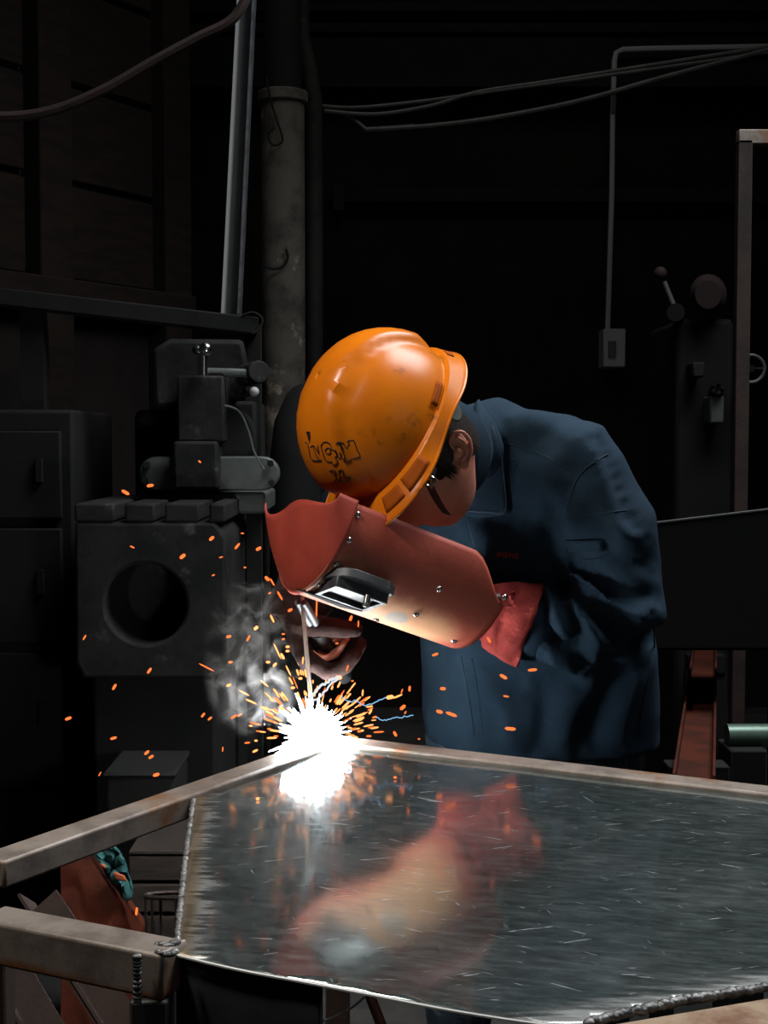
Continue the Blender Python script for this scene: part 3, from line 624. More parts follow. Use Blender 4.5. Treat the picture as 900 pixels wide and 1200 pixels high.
HIL, KNL, HIR, KNR = T(HIL), T(KNL), T(HIR), T(KNR); ANL, ANR = ANL + V((.012, .085, 0)), ANR + V((.005, .085, 0))
def head_mesh():
    mb = MB(); rings = []; nr, nc = 30, 44
    for i in range(nr + 1):
        t = math.pi * (.015 + .97 * i / nr); row = []
        for j in range(nc):
            a = 2 * math.pi * j / nc
            f, l, u = math.sin(t) * math.cos(a), math.sin(t) * math.sin(a), math.cos(t)
            F_, L_, U_ = f * .098, l * .077, u * .118
            if U_ < -.02:
                k = smooth(-.02, -.118, U_); L_ *= 1 - .30 * k; F_ = F_ * (1 - .12 * k) + .022 * k
                if f < 0: F_ *= 1 - .35 * k
            if f > .2:
                F_ += .026 * math.exp(-(l / .16) ** 2) * math.exp(-((U_ + .025) / .022) ** 2)          # nose
                F_ += .008 * math.exp(-(l / .12) ** 2) * math.exp(-((U_ - .0) / .02) ** 2)
                F_ -= .010 * math.exp(-((abs(l) - .42) / .16) ** 2) * math.exp(-((U_ - .005) / .014) ** 2)   # eye sockets
                F_ += .005 * math.exp(-((U_ - .03) / .014) ** 2)                                          # brow
                F_ += .006 * math.exp(-(l / .3) ** 2) * math.exp(-((U_ + .066) / .006) ** 2) - .004 * math.exp(-(l / .3) ** 2) * math.exp(-((U_ + .073) / .003) ** 2) + .006 * math.exp(-(l / .28) ** 2) * math.exp(-((U_ + .080) / .006) ** 2)
                F_ += .008 * math.exp(-(l / .25) ** 2) * math.exp(-((U_ + .105) / .014) ** 2)
            row.append(hd(F_, L_, U_))
        rings.append(row)
    return mb.loft(rings)
def hand_mb(wrist, d, p, rad, curl, lens, thumb_dir, thumb_curl, s=1.0):
    """palm, four bent fingers and a thumb; d: wrist to knuckles, p: palm normal, thumb side = d x p (right) given by t"""
    d = V(d).normalized(); p = V(p); p = (p - d * p.dot(d)).normalized(); t = V(thumb_dir['side']); t = (t - d * t.dot(d) - p * t.dot(p)).normalized()
    mb = MB(); pl = .088 * s
    rings = []
    for k, (x, wd, th) in enumerate(((-.012, .026, .020), (.02, .034, .021), (.055, .041, .020), (.085, .042, .016), (.098, .036, .011))):
        c = wrist + d * (x * s); rings.append([c + t * (wd * s * math.cos(2 * math.pi * j / 16)) + p * (th * s * math.sin(2 * math.pi * j / 16)) for j in range(16)])
    mb.loft(rings)
    for i, off in enumerate((.031, .0105, -.0105, -.030)):
        base = wrist + d * (pl - .012 * s - abs(off - .01) * .15) + t * (off * s); pts = [base]; dr = d.copy(); an = 0
        for k, (c_, fr) in enumerate(zip(curl[i], (.45, .30, .25))):
            an += math.radians(c_); dr = d * math.cos(an) + p * math.sin(an)
            pts.append(pts[-1] + dr * (lens[i] * fr * s))
        mb.capsule(pts, [rad * s * 1.05, rad * s, rad * s * .93, rad * s * .82], 12)
    tb = wrist + d * (.025 * s) + t * (.024 * s) + p * (.008 * s); pts = [tb]; a = V(thumb_dir['dir']); a = (d * a.x + t * a.y + p * a.z).normalized(); b_ = V(thumb_dir['dir2']); b_ = (d * b_.x + t * b_.y + p * b_.z).normalized()
    pts += [tb + a * (.036 * s), tb + a * (.036 * s) + (a + b_).normalized() * (.03 * s), tb + a * (.036 * s) + (a + b_).normalized() * (.03 * s) + b_ * (.026 * s)]
    mb.capsule(pts, [rad * s * 1.35, rad * s * 1.15, rad * s * 1.02, rad * s * .85], 12)
    return mb
def join(*ms):
    o = MB()
    for m in ms: o.add(m.v, m.f)
    return o
# right hand (left in view) grips the electrode holder; left hand grips the shield handle
RH = dict(wrist=P(341, 712, 2.31), d=(.34, -.12, -.93), p=(.93, -.1, .36), side=(0, -1, 0))
LHD = V((-.93, -.05, -.10)); LH = dict(wrist=P(588, 727, 2.40), d=LHD, p=(.05, .55, .85), side=(0.0, -.85, .5))
def right_hand(rad, s):
    return hand_mb(RH['wrist'], RH['d'], RH['p'], rad, ((38, 52, 34), (50, 50, 30), (62, 48, 30), (70, 50, 30)), (.092, .096, .088, .07), dict(side=RH['side'], dir=(.35, .45, .75), dir2=(.45, -.05, .9)), 0, s)
def left_hand(rad, s):
    return hand_mb(LH['wrist'], LH['d'], LH['p'], rad, ((60, 75, 45), (64, 75, 45), (66, 75, 45), (68, 75, 45)), (.082, .088, .082, .066), dict(side=LH['side'], dir=(.55, .55, .6), dir2=(.75, -.2, .6)), 0, s)
bd = MB(); bd.add(head_mesh().v, head_mesh().f)
NB = T((.15, 2.41, 1.262)); NC = P(514, 533, 2.31)
bd.capsule([HCN + HU * -.03 - HF * .02, NC, NB], [.056, .055, .056], 20)
def ring(c, l, hw, f, hdp, n=24, sq=1.0):
    return [c + l * (hw * math.copysign(abs(math.cos(2 * math.pi * j / n)) ** sq, math.cos(2 * math.pi * j / n))) + f * (hdp * math.copysign(abs(math.sin(2 * math.pi * j / n)) ** sq, math.sin(2 * math.pi * j / n))) for j in range(n)]
tor = [((.28, 2.63, .84), .15, .105), ((.275, 2.61, .95), .165, .11), ((.26, 2.57, 1.06), .165, .11), ((.24, 2.52, 1.16), .170, .105), ((.215, 2.47, 1.23), .15, .09), ((.19, 2.44, 1.28), .09, .065), ((.18, 2.42, 1.30), .05, .045)]
bd.loft([ring(T(c), bl, a, bf, b_) for c, a, b_ in tor])
bd.capsule([SHL + V((-.03, .02, -.035)), SHL.lerp(ELL, .5), ELL, ELL.lerp(WRL, .45), WRL], [.046, .046, .043, .041, .029]); bd.capsule([SHR, SHR.lerp(ELR, .5), ELR, ELR.lerp(WRR, .45), WRR], [.056, .050, .043, .041, .029])
for h, k, a in ((HIL, KNL, ANL), (HIR, KNR, ANR)):
    bd.capsule([h, h.lerp(k, .5), k, k.lerp(a, .35), a], [.088, .074, .054, .055, .036]); bd.capsule([a + V((0, .03, -.03)), a + V((0, -.06, -.05)), a + V((-.01, -.15, -.062))], [.034, .034, .024])
hr_ = right_hand(.0085, .96); hl_ = left_hand(.0085, .96)
bd.add(hr_.v, hr_.f); bd.add(hl_.v, hl_.f); bd.capsule([WRR, RH['wrist']], [.028, .026]); bd.capsule([WRL, LH['wrist']], [.028, .026])
body = obj('body', remesh(bd, .0045, 6, .5), MT['skin'], per)
# ears
def ear(side):
    c = hd(-.012, side * .0745, -.008); ax_u = (HU * .82 - HF * .57).normalized(); ax_f = (HF * .82 + HU * .57).normalized(); out = HL * side
    def e(x, y, h=0.0): return c + ax_f * x + ax_u * y + out * (.0055 - x * .55 + h)
    mb = MB(); pl = (ax_f - out * .55).normalized(); M = Matrix((pl, ax_u, pl.cross(ax_u))).transposed()
    mb.sphere(e(-.003, .003, -.0012), (.0150, .0275, .0030), 24, 14, M); mb.sphere(e(.001, -.024, .0008), (.0085, .0085, .0036), 16, 10, M)
    mb.capsule(spline([e(.004, .001, .0010), e(.0095, .010, .0028), e(.0085, .022, .0036), e(.0005, .030, .0040), e(-.0105, .027, .0038), e(-.0165, .014, .0034), e(-.0160, .000, .0028), e(-.0115, -.013, .0020), e(-.0050, -.022, .0012)], 4), [.0030] * 33, 8)
    mb.capsule(spline([e(-.002, .021, .0018), e(-.0070, .012, .0030), e(-.0085, .001, .0032), e(-.0050, -.010, .0030), e(.0030, -.0145, .0028)], 4), [.0027] * 17, 8)
    mb.capsule([e(.0115, -.010, .0018), e(.0118, -.003, .0034), e(.0120, .003, .0016)], [.0030, .0036, .0030], 8)
    mb.capsule([c - out * .006 + ax_f * .004, e(.002, .0, -.002)], [.012, .010], 12)
    return remesh(mb, .0012, 4, .5)
for s_ in (1, -1): obj('ear', ear(s_), MT['skin'], per)
# hair: short shell at the back, sides and sideburns, with strands
hm = MB(); rows = []
for i in range(20):
    t = math.pi * (.02 + .62 * i / 19); row = []
    for j in range(44):
        a = 2 * math.pi * j / 44; f, l, u = math.sin(t) * math.cos(a), math.sin(t) * math.sin(a), math.cos(t)
        lim = .5 * math.pi + (.14 if f < -.2 else 0) * math.pi
        sc = 1.035 + .012 * noise.noise(V((a * 6, t * 5, 2)))
        if (f > .5 and t > 1.15) or (f > .10 and u < -.12) or (u < -.06 and -.3 < f < .2): sc = .93
        row.append(hd(f * .098 * sc, l * .077 * sc, u * .118 * sc))
    rows.append(row)
obj('hair', hm.loft(rows, True), MT['hair'], per)
hs = MB()
for k in range(420):                                     # strands around the ear, sideburn and nape
    z = random.random()
    if z < .55: F0, U0 = random.uniform(.014, .036), random.uniform(-.010, .03)
    else: F0, U0 = random.uniform(-.075, .012), random.uniform(.016, .05)
    if F0 > .02 and U0 < -.045 + (F0 - .01) * 1.6: continue
    l_ = .0765 * math.sqrt(max(.05, 1 - (F0 / .098) ** 2 - (U0 / .118) ** 2)) + .0005
    p = hd(F0, l_, U0); q = hd(F0 + random.uniform(-.004, .006), l_ + .003, U0 - random.uniform(.010, .018))
    hs.tube([p, p.lerp(q, .5) + HL * .0015, q], [.0006, .0005, .0002], 3)
tag(obj('hair_strands', hs, MT['hair'], per), None, None, kind='stuff')

# jacket as one continuous cloth surface, then folds
jk = MB()
jt = [((.30, 2.62, .728), .262, .235), ((.298, 2.61, .80), .266, .245), ((.29, 2.59, .90), .262, .24), ((.275, 2.56, 1.0), .25, .205), ((.25, 2.53, 1.09), .235, .155), ((.245, 2.49, 1.18), .222, .142), ((.24, 2.46, 1.26), .20, .125), ((.235, 2.435, 1.315), .165, .105), ((.225, 2.42, 1.343), .115, .08), ((.22, 2.42, 1.354), .06, .05)]
bfl = V((-.66, -.75, 0)).normalized(); bll = V((.75, -.66, 0)).normalized()
def turn(z, a, b_): k = smooth(1.12, .95, z) if False else 1 - smooth(.95, 1.12, z); return a.lerp(b_, k).normalized()
jk.loft([ring(T(c), turn(c[2], bl, bll), a, turn(c[2], bf, bfl), b_, 32, lerp(.9, 1.34, 1 - smooth(.95, 1.12, c[2]))) for c, a, b_ in jt])
jk.capsule([T((.26, 2.43, 1.29)), SHL + V((-.01, .02, -.012)), SHL.lerp(ELL, .5) + V((.012, 0, 0)), ELL + V((-.012, 0, -.004)), ELL.lerp(WRL, .45) + V((0, 0, -.014)), WRL + V((.052, .012, -.016)), WRL + V((.012, 0, -.004))], [.064, .079, .081, .081, .078, .074, .048], 24)
jk.capsule([T((.10, 2.46, 1.29)), SHR, SHR.lerp(ELR, .5), ELR, ELR.lerp(WRR, .45), WRR + V((.0, .01, .02))], [.062, .080, .074, .070, .062, .048], 20)
jk.capsule([T((.20, 2.41, 1.315)), T((.165, 2.385, 1.308)), T((.13, 2.345, 1.29))], [.066, .060, .060], 20)
jm = remesh(jk, .0075, 10, .5)
# folds given as lines in the photograph: (points, half width in px, height in metres; + ridge, - furrow)
FOLDS = [([(606, 492), (640, 500), (672, 520), (692, 560)], 14, .004), ([(690, 515), (702, 560), (716, 600), (735, 640)], 11, .007), ([(700, 505), (722, 560), (748, 630)], 10, -.004),
         ([(668, 560), (650, 600), (628, 640)], 14, -.009), ([(684, 575), (668, 620), (660, 660)], 12, .006), ([(655, 545), (640, 590), (605, 630)], 16, .005),
         ([(662, 655), (690, 690), (728, 715), (760, 718)], 11, 0.0204), ([(650, 668), (676, 706), (712, 735), (762, 748)], 9, -.014), ([(655, 690), (690, 735), (730, 762)], 12, 0.0153),
         ([(640, 690), (652, 720), (664, 748)], 8, 0.0153), ([(652, 685), (668, 715), (684, 745)], 7, -0.0153), ([(668, 700), (690, 738), (694, 775)], 8, 0.0136), ([(640, 740), (660, 757), (690, 745)], 7, -0.0187), ([(638, 765), (665, 775), (690, 790)], 9, 0.0170),
         ([(700, 640), (730, 655), (768, 665)], 11, -.005), ([(705, 612), (735, 625), (760, 632)], 10, .005), ([(690, 660), (730, 690), (768, 700)], 9, -.006),
         ([(560, 795), (590, 830), (600, 890)], 16, .008), ([(620, 800), (640, 840), (635, 890)], 18, -.009), ([(680, 800), (660, 840), (650, 890)], 16, .008), ([(720, 790), (700, 840), (690, 880)], 14, -.008), ([(750, 780), (735, 830), (725, 880)], 12, .007),
         ([(560, 610), (590, 660), (600, 690)], 18, .006), ([(610, 600), (640, 630), (650, 680)], 15, -.007), ([(530, 640), (556, 670), (585, 690)], 12, -.006), ([(480, 800), (500, 840), (505, 880)], 12, .007), ([(640, 520), (600, 545), (590, 600)], 18, -.004)]
inv = Matrix((V((1, 0, 0)), UPV, FW)).to_4x4()
FS = [(sp2(p, 5), wd, am) for p, wd, am in FOLDS]
nrm = [v.normal.copy() for v in jm.vertices]
for v, n in zip(jm.vertices, nrm):
    c = v.co; q = c - CAMP; dp = q.dot(FW); px, py = 450 + FPX * q.x / dp, 600 - FPX * q.dot(UPV) / dp
    dsp = .0035 * noise.noise(c * 14) + .0035 * (1 - abs(noise.noise(V((c.x * 11, c.y * 11, c.z * 6)))) * 2) - .002
    facing = -n.dot(q.normalized())
    if facing > -.1:
        fc = smooth(-.1, .25, facing)
        for pts, wd, am in FS:
            best = min((px - a) ** 2 + (py - b_) ** 2 for a, b_ in pts)
            if best < 9 * wd * wd:
                ends = min(math.hypot(px - pts[0][0], py - pts[0][1]), math.hypot(px - pts[-1][0], py - pts[-1][1]))
                dsp += am * 1.45 * fc * math.exp(-best / (wd * wd) * 1.2) * smooth(0, wd * 2, ends + wd * .5)
    v.co = c + n * dsp
jm.update()
jo = obj('jacket', jm, MT['jacket'], per); jm.materials.clear(); jm.materials.append(MT['jacket'])
JB = bvh_of(jo)
def seam(pxs, r=.0011, m='seam', off=.0004, Y0=2.4): return obj('seam', line_on(JB, pxs, r, off, 4, 5, Y0), MT[m], per)
# collar: standing band and folded flap with its square corner
cr = []
for k in range(15):
    t = k / 14; a = math.radians(-150 + 300 * t)
for (rows_, nm) in (([[(561, 474), (577, 500), (591, 546), (596, 601)], [(558, 478), (567, 512), (573, 556), (570, 604)], [(556, 482), (557, 522), (555, 560), (546, 603)]], 'collar'),):
    R_ = []
    for i in range(9):
        u = i / 8 * 2; k = min(int(u), 1); f_ = u - k
        a = sp2(rows_[k], 4); b_ = sp2(rows_[k + 1], 4)
        R_.append([hit(JB, lerp(p[0], q[0], f_), lerp(p[1], q[1], f_), .007 + .006 * math.sin(math.pi * min(1, i / 8)), 2.3) for p, q in zip(a, b_)])
    collar = obj(nm, MB().grid(R_), MT['jacket'], per, solid=.005, off=0)
cn = V((-.45, -.85, -.2)).normalized(); ca_ = V((0, .1, 1)); ca_ = (ca_ - cn * ca_.dot(cn)).normalized(); cb_ = cn.cross(ca_)
obj('collar_band', MB().loft([ring(P(514, 533, 2.30) - cn * d_, ca_, r1_, cb_, r2_, 32) for d_, r1_, r2_ in ((0, .092, .062), (.02, .094, .066), (.05, .088, .074), (.07, .07, .07))], False), MT['jacket'], per, solid=.004)
CB = bvh_of(collar)
obj('stitching', line_on(CB, [(576, 499), (588, 545), (592, 597), (570, 600), (548, 599)], .0006, .0032, 6, 4, 2.25), MT['stitch'], per)
seam([(588, 518), (610, 524), (640, 535), (664, 548), (678, 560)]); seam([(712, 532), (690, 546), (676, 562), (668, 585), (660, 618)], .0014); seam([(664, 606), (690, 604), (716, 600), (735, 598)])
fl = obj('pocket_flap', patch_on(JB, (664, 632), (706, 632), (708, 644), (668, 646), 6, 3, .002, 2.3), MT['jacket'], per, solid=.003); seam([(668, 648), (690, 646), (707, 645)], .0012); seam([(684, 656), (700, 655), (706, 653)])
seam([(540, 770), (547, 805), (553, 842), (555, 862)], .002); seam([(553, 772), (559, 805), (564, 842), (566, 862)]); seam([(769, 748), (758, 800), (751, 840), (750, 858)], .0016)
seam([(548, 610), (552, 625), (556, 640)], .0010, 'stitch')
obj('button', MB().sphere(hit(JB, 532, 601, .003, 2.3), (.0055, .003, .0055), 12, 6), MT['seam'], per)
obj('cuff', MB().loft([ring(WRL + V((.030 - .05 * k, .008 - .012 * k, -.008)), V((0, 0, 1)), .063 - .004 * k, V((.35, -.94, 0)), .058 - .004 * k, 24) for k in (0, .5, 1)], False), MT['jacket'], per, solid=.004)
# red embroidered name, partly lost in the folds
tc_ = bpy.data.curves.new('name', 'FONT'); tc_.body = 'IMENS'; tc_.size = 1.0
to = bpy.data.objects.new('temp_text', tc_); COL.objects.link(to); tm = evaluated(to); bpy.data.objects.remove(to)
xs = [v.co.x for v in tm.vertices]; xm = max(xs)
for v in tm.vertices: v.co = hit(JB, 582 + 25 * v.co.x / xm + 1.2 * v.co.y, 652.5 + 2.2 * v.co.x / xm - 9.0 * v.co.y, .0022, 2.4)
tm.materials.clear(); obj('embroidered_name', tm, MT['redthread'], per)['label'] = 'red embroidered letters on the chest'
# jeans and boots
tj = MB(); tj.loft([ring(T(c), bl, a, bf, b_) for c, a, b_ in (((.285, 2.63, .80), .185, .135), ((.285, 2.63, .90), .18, .13), ((.28, 2.62, 1.0), .172, .12))])
for h, k, a in ((HIL, KNL, ANL), (HIR, KNR, ANR)): tj.capsule([h + V((0, 0, -.02)), h.lerp(k, .5), k, k.lerp(a, .5), a + V((0, .005, .04))], [.112, .097, .080, .074, .068], 20)
tj = remesh(tj, .009, 6, .5)
for v in tj.vertices: v.co = v.co + v.normal * (.005 * noise.noise(V((v.co.x * 9, v.co.y * 9, v.co.z * 22))))
jo2 = obj('jeans', tj, MT['jeans'], per); TJB = bvh_of(jo2)
obj('side_seam', line_on(TJB, [(747, 862), (752, 880), (755, 900), (756, 915)], .0014, .001, 5, 5, 2.55), MT['stitch'], per)
obj('shin_seam', line_on(TJB, [(561, 1180), (566, 1200), (570, 1225)], .0014, .001, 5, 5, 2.5), MT['stitch'], per)
for a in (ANL, ANR):
    bo = MB(); bo.capsule([a + V((0, .01, .05)), a + V((0, .015, -.03))], [.055, .05], 18); bo.capsule([a + V((0, .04, -.040)), a + V((0, -.06, -.044)), a + V((-.01, -.16, -.05))], [.046, .046, .038], 18)
    bt = obj('boot', remesh(bo, .006, 5), MT['boot'], per); obj('sole', MB().prism([(a.x + x * .05 - (.01 if y < -.1 else 0), a.y + y, 0) for x, y in ((-.8, .085), (.8, .085), (1.0, .0), (1.0, -.13), (.5, -.20), (-.5, -.20), (-1.0, -.13), (-1.0, 0))], (0, 0, .022)), MT['blackplastic'], bt, bevel=.004)
# gloves
def glove(name, hand, cuff, m, vox=.0038):
    g = join(hand, cuff); me = remesh(g, vox, 4, .5)
    for v in me.vertices: v.co = v.co + v.normal * (.0016 * noise.noise(v.co * 55) + .0022 * noise.noise(v.co * 24))
    return obj(name, me, MT[m], per)
def cuff_mb(rings): return MB().loft(rings)
lw = LH['wrist']
gl = glove('welding_glove', left_hand(.0125, 1.12), cuff_mb([[P(cx_ + (dx_ * math.sin(t)), cy_ - hh * math.sin(t), Y_ - dd_ * math.cos(t) * (1 + .12 * math.sin(3 * t + 1))) for t in [2 * math.pi * k / 28 for k in range(28)]]
    for cx_, cy_, hh, dx_, Y_, dd_ in ((566, 722, 36, 2, 2.406, .034), (580, 724, 42, 6, 2.406, .038), (596, 727, 46, 10, 2.408, .044), (610, 731, 47, 13, 2.412, .050), (622, 734, 50, 16, 2.418, .056), (623, 734, 47, 16, 2.419, .052))]), 'redglove')
gl['label'] = 'red suede gauntlet glove holding the shield'
gm = gl.data
for v in gm.vertices:                                     # diagonal folds across the cuff
    q = v.co - CAMP; dp = q.dot(FW); px, py = 450 + FPX * q.x / dp, 600 - FPX * q.dot(UPV) / dp
    if px > 560 and v.normal.y < .3:
        for (ax, ay, bx_, by_, wd, am) in ((600, 690, 572, 768, 7, -.010), (622, 712, 598, 748, 8, .006), (585, 690, 556, 745, 8, .006), (640, 725, 603, 776, 6, -.006),):
            ux, uy = bx_ - ax, by_ - ay; t = max(0, min(1, ((px - ax) * ux + (py - ay) * uy) / (ux * ux + uy * uy))); ds = math.hypot(px - ax - t * ux, py - ay - t * uy)
            v.co = v.co + v.normal * am * .85 * math.exp(-(ds / wd) ** 2) * smooth(578, 592, px) * smooth(.1, .5, -v.normal.y)
rw = RH['wrist']; cd_ = (WRR - rw).normalized()
gr = glove('welding_glove', right_hand(.0135, 1.16), MB().tube([rw + V((0, 0, -.01)) , rw, rw.lerp(WRR, .5), WRR, WRR + cd_ * .06], [.036, .040, .046, .052, .054], 22), 'darkglove')
gr['label'] = 'dark brown suede glove gripping the electrode holder'

# ------------------------------------------------------------------ hard hat
hh_ = thing('hard_hat', 'orange hard hat with hand drawn letters on the welder head', 'helmet', HCN + HU * .07)
HC0 = HCN + HU * .082 + HF * -.012 + HL * .002
AF, AL, AU = .140, .115, .140
def hp(th, v, extra=0.0):
    """th: angle around (0 front, 90 left); v: 0 crown .. 1 dome foot .. 2 rim"""
    ct, sn = math.cos(th), math.sin(th); front = smooth(.12, .92, ct)
    if v <= 1:
        ph = v * math.pi / 2; r = math.sin(ph) ** .88; h = math.cos(ph)
        F_, L_, U_ = AF * r * ct, AL * r * sn, AU * h
        x = F_ / AF
        rg = smooth(.058, .044, abs(L_)) * smooth(.010, .045, U_)
        up = .0125 * rg; n = V((F_ / AF ** 2, L_ / AL ** 2, U_ / AU ** 2)).normalized()
        k = V((F_, L_, U_)) + n * (up + extra)
        return HC0 + HF * k.x + HL * k.y + HU * k.z
    t = v - 1
    out = .007 * smooth(0, .12, t) + .007 * t + .044 * front * t ** .85 + .006 * smooth(.6, 1, -ct) * t
    dn = -.030 * t * (1 - .42 * front) - .010 * math.sin(math.pi * min(1, max(0, .5 - .5 * ct))) * 0 - .008 * smooth(.2, .9, -ct) * t + .010 * math.exp(-((ct + .1) / .35) ** 2) * t
    n = V((ct / AF, sn / AL)).normalized()
    F_, L_, U_ = AF * ct + n.x * (out + extra), AL * sn + n.y * (out + extra), dn
    return HC0 + HF * F_ + HL * L_ + HU * U_
vs_ = [.001, .03, .08, .16, .24, .32, .4, .48, .56, .64, .72, .8, .88, .94, 1.0, 1.04, 1.08, 1.12, 1.2, 1.35, 1.5, 1.7, 1.85, 2.0]
shell = obj('shell', MB().loft([[hp(2 * math.pi * j / 160, v) for j in range(160)] for v in vs_] , False), MT['helmet'], hh_, solid=.003)
obj('rim_lip', MB().tube([hp(2 * math.pi * j / 96, 2.0, -.001) for j in range(97)], .0026, 8), MT['helmet'], hh_)
HB = bvh_of(shell)
for t0_, t1_, v0_, v1_ in ((30, 44, 1.12, 1.62), (47, 66, 1.10, 1.66), (98, 116, .93, .985), (150, 158, 1.2, 1.5)):
    obj('accessory_slot', MB().grid([[hp(math.radians(lerp(t0_, t1_, i / 6)), lerp(v0_, v1_, j / 4), .0018) for j in range(5)] for i in range(7)]), MT['slot'], hh_, solid=.0015)  # raised patches, their dark colour standing for shaded recesses
INK = [[(358, 518), (361, 521), (363, 530), (366, 539), (377, 539.5)], [(364, 524), (367, 522), (369, 524), (372, 529), (374, 532), (373, 527), (373, 522)], [(367, 524), (370, 532), (373, 538), (376, 539)],
       [(376.5, 522), (379, 518.5), (383, 518), (386, 520), (388, 523), (388.5, 527), (386, 525), (384, 525), (381.5, 527), (382, 530), (385, 532), (388, 530), (387, 527.5), (390, 527), (393, 530), (394.5, 534), (393, 537), (396, 541), (392, 545), (390, 544), (388, 541), (384, 541), (381, 538), (379, 532), (377, 526), (376.5, 522)],
       [(394, 521), (396, 518), (399, 521), (402, 527)], [(393, 527), (395, 533), (397, 537), (399.5, 536), (398, 530)],
       [(396, 518), (401, 519), (403, 521), (406, 525.5), (409, 520), (407.5, 518), (409, 516), (414, 516), (416, 520), (418, 526), (421, 532), (422, 535), (419, 536), (416, 537), (412, 538), (409, 540), (404, 541), (402.5, 538), (404, 535), (402, 531), (400, 526), (397, 519)],
       [(386, 552), (389, 551), (392, 551.5), (394, 554), (392, 557), (394, 559), (394, 562), (391, 564)], [(397, 552), (400, 550.5), (403, 553), (402, 557), (404, 560), (408, 558), (411, 561.5), (406, 563.5), (400, 564.5), (398, 562), (399, 558), (398, 556), (397, 552)]]
for s_ in INK: obj('marker_letter', line_on(HB, s_, .00085, .0003, 3, 5, 2.05), MT['ink'], hh_)
obj('marker_heart', patch_on(HB, (359, 506), (363.5, 505.5), (364, 512), (363, 519), 3, 5, .0007, 2.05), MT['ink'], hh_)
kn = hd(-.055, .083, .035); kx = (HL * .9 - HF * .3).normalized()
obj('adjustment_disc', MB().cyl(kn, kn + kx * .008, .0175, 28), MT['palemetal'], hh_, bevel=.003)
obj('headband', MB().loft([[hd(.092 * math.cos(t) * s_, .083 * math.sin(t) * s_, u_) for t in [2 * math.pi * k / 40 for k in range(40)]] for u_, s_ in ((.052, .98), (.075, .98))], False), MT['blackplastic'], hh_, solid=.002)
cs = [hd(.040, .088, .032), P(503, 565, 2.09), P(508, 578, 2.10), P(516, 592, 2.115), P(524, 603, 2.14)]
st0 = MB()
cs = spline(cs, 5)
for i in range(len(cs) - 1): pass
sw = (HF * .55 + HU * .1 + V((.7, 0, .3))).normalized()
st0.loft([[p + sw * .0085, p - sw * .0085, p - sw * .0085 + V((0, -.0022, 0)), p + sw * .0085 + V((0, -.0022, 0))] for p in cs])
obj('chin_strap', st0, MT['blackplastic'], hh_)
bk_ = P(504, 564, 2.078); obj('buckle', MB().torus(bk_, .0075, .0016, (0.2, 1, .1), 20, 6), MT['chrome'], hh_); obj('buckle_tab', MB().tube([P(500, 558, 2.08), P(505, 563, 2.077), P(506, 572, 2.08)], .0022, 6), mat('brass', (.5, .36, .14), .35, .9), hh_)

# ------------------------------------------------------------------ hand-held shield
ws = thing('welding_shield', 'red fibre hand shield with riveted hood held before the face', 'shield', sh(-.12, 0))
rows = []; LEN = .318 * SK
for i in range(25):
    t = i / 24; a = .004 - t * LEN; row = []
    # chin end narrows: cut corners
    lim = 74 - 34 * smooth(.74, 1.0, t)
    for j in range(41):
        bdeg = lerp(-lim - 28, lim, j / 40)  # far flank widened out of view to keep arc light off the chest
        aa = a + .010 * smooth(.9, 1, t) * 0 - 0
        row.append(sh(aa, bdeg, -.012 * smooth(.8, 1.0, t) * 0))
    rows.append(row)
panel = obj('shield_panel', MB().grid(rows), MT['shield'], ws, solid=.0025)
hrows = []
for i in range(13):
    t = i / 12; row = []
    for j in range(41):
        bdeg = -76 + 152 * j / 40; x = bdeg / 76
        seam_a = -.006 + .006 * (1 - x * x)
        back = .142 * smooth(80, -5, bdeg)
        a = seam_a + .020 * t + (.026 * (1 - .5 * x * x)) * math.sin(math.pi * t * .62)
        row.append(sh(a, bdeg, .003) - SN * (back * t ** 1.25) - SL * (.012 * t * t * smooth(-30, -76, bdeg)))
    hrows.append(row)
obj('hood', MB().grid(hrows), MT['redhood'] if 'redhood' in MT else mat('red_hood', (.43, .058, .034), .6, c2=(.35, .042, .026), scale=9, bump=.12, bscale=120), ws, solid=.0025)
for a, bdeg in ((-.010, 66), (-.009, 45), (-.008, 24), (-.007, 0), (-.185, 34), (-.178, 5), (-.275, -12), (-.14, -24), (-.30, 46)):
    p = sh(a, bdeg, .0005); nn = (sh(a, bdeg, .01) - p).normalized(); M = nn.to_track_quat('Z', 'Y').to_matrix()
    obj('rivet', MB().sphere(p, (.0052, .0052, .003), 12, 6, M), MT['chrome'], ws)
WA, WBB = -.052, 10.0
wc = sh(WA, WBB, .0); wn = (sh(WA, -19, .01) - sh(WA, -19, 0)).normalized(); wu = SU; wl_ = wn.cross(wu)
WM = Matrix((wu, wl_, wn)).transposed()
def wp(x, y, z): return wc + wu * x + wl_ * y + wn * z
sgn = 1 if wl_.dot(SL) > 0 else -1
fr = obj('window_plate', MB().loft([[wp(x, y * sgn, z) for x, y in ((-.058, .030), (-.040, .046), (.020, .046), (.036, .036), (.055, -.010), (.055, -.040), (-.058, -.040))] for z in (-.012, .0035)]), MT['frame'], ws, bevel=.002)
for (xa, xb, ya, yb) in ((-.046, .040, .022, .030), (-.046, .040, -.038, -.030), (-.050, -.042, -.038, .030), (.034, .042, -.038, .030)):
    obj('window_frame', MB().box(wp((xa + xb) / 2, (ya + yb) / 2 * sgn, .010), (xb - xa, yb - ya, .018), WM), MT['frame'], ws, bevel=.0015)
obj('filter_glass', MB().box(wp(-.004, -.004 * sgn, .010), (.078, .054, .003), WM), MT['glass'], ws)
obj('window_flange', MB().prism([wp(-.046, -.036 * sgn, .018), wp(.040, -.036 * sgn, .018), wp(.066, -.056 * sgn, .012), wp(-.020, -.062 * sgn, .014)], wn * .0025), MT['castdark'], ws, bevel=.0008)
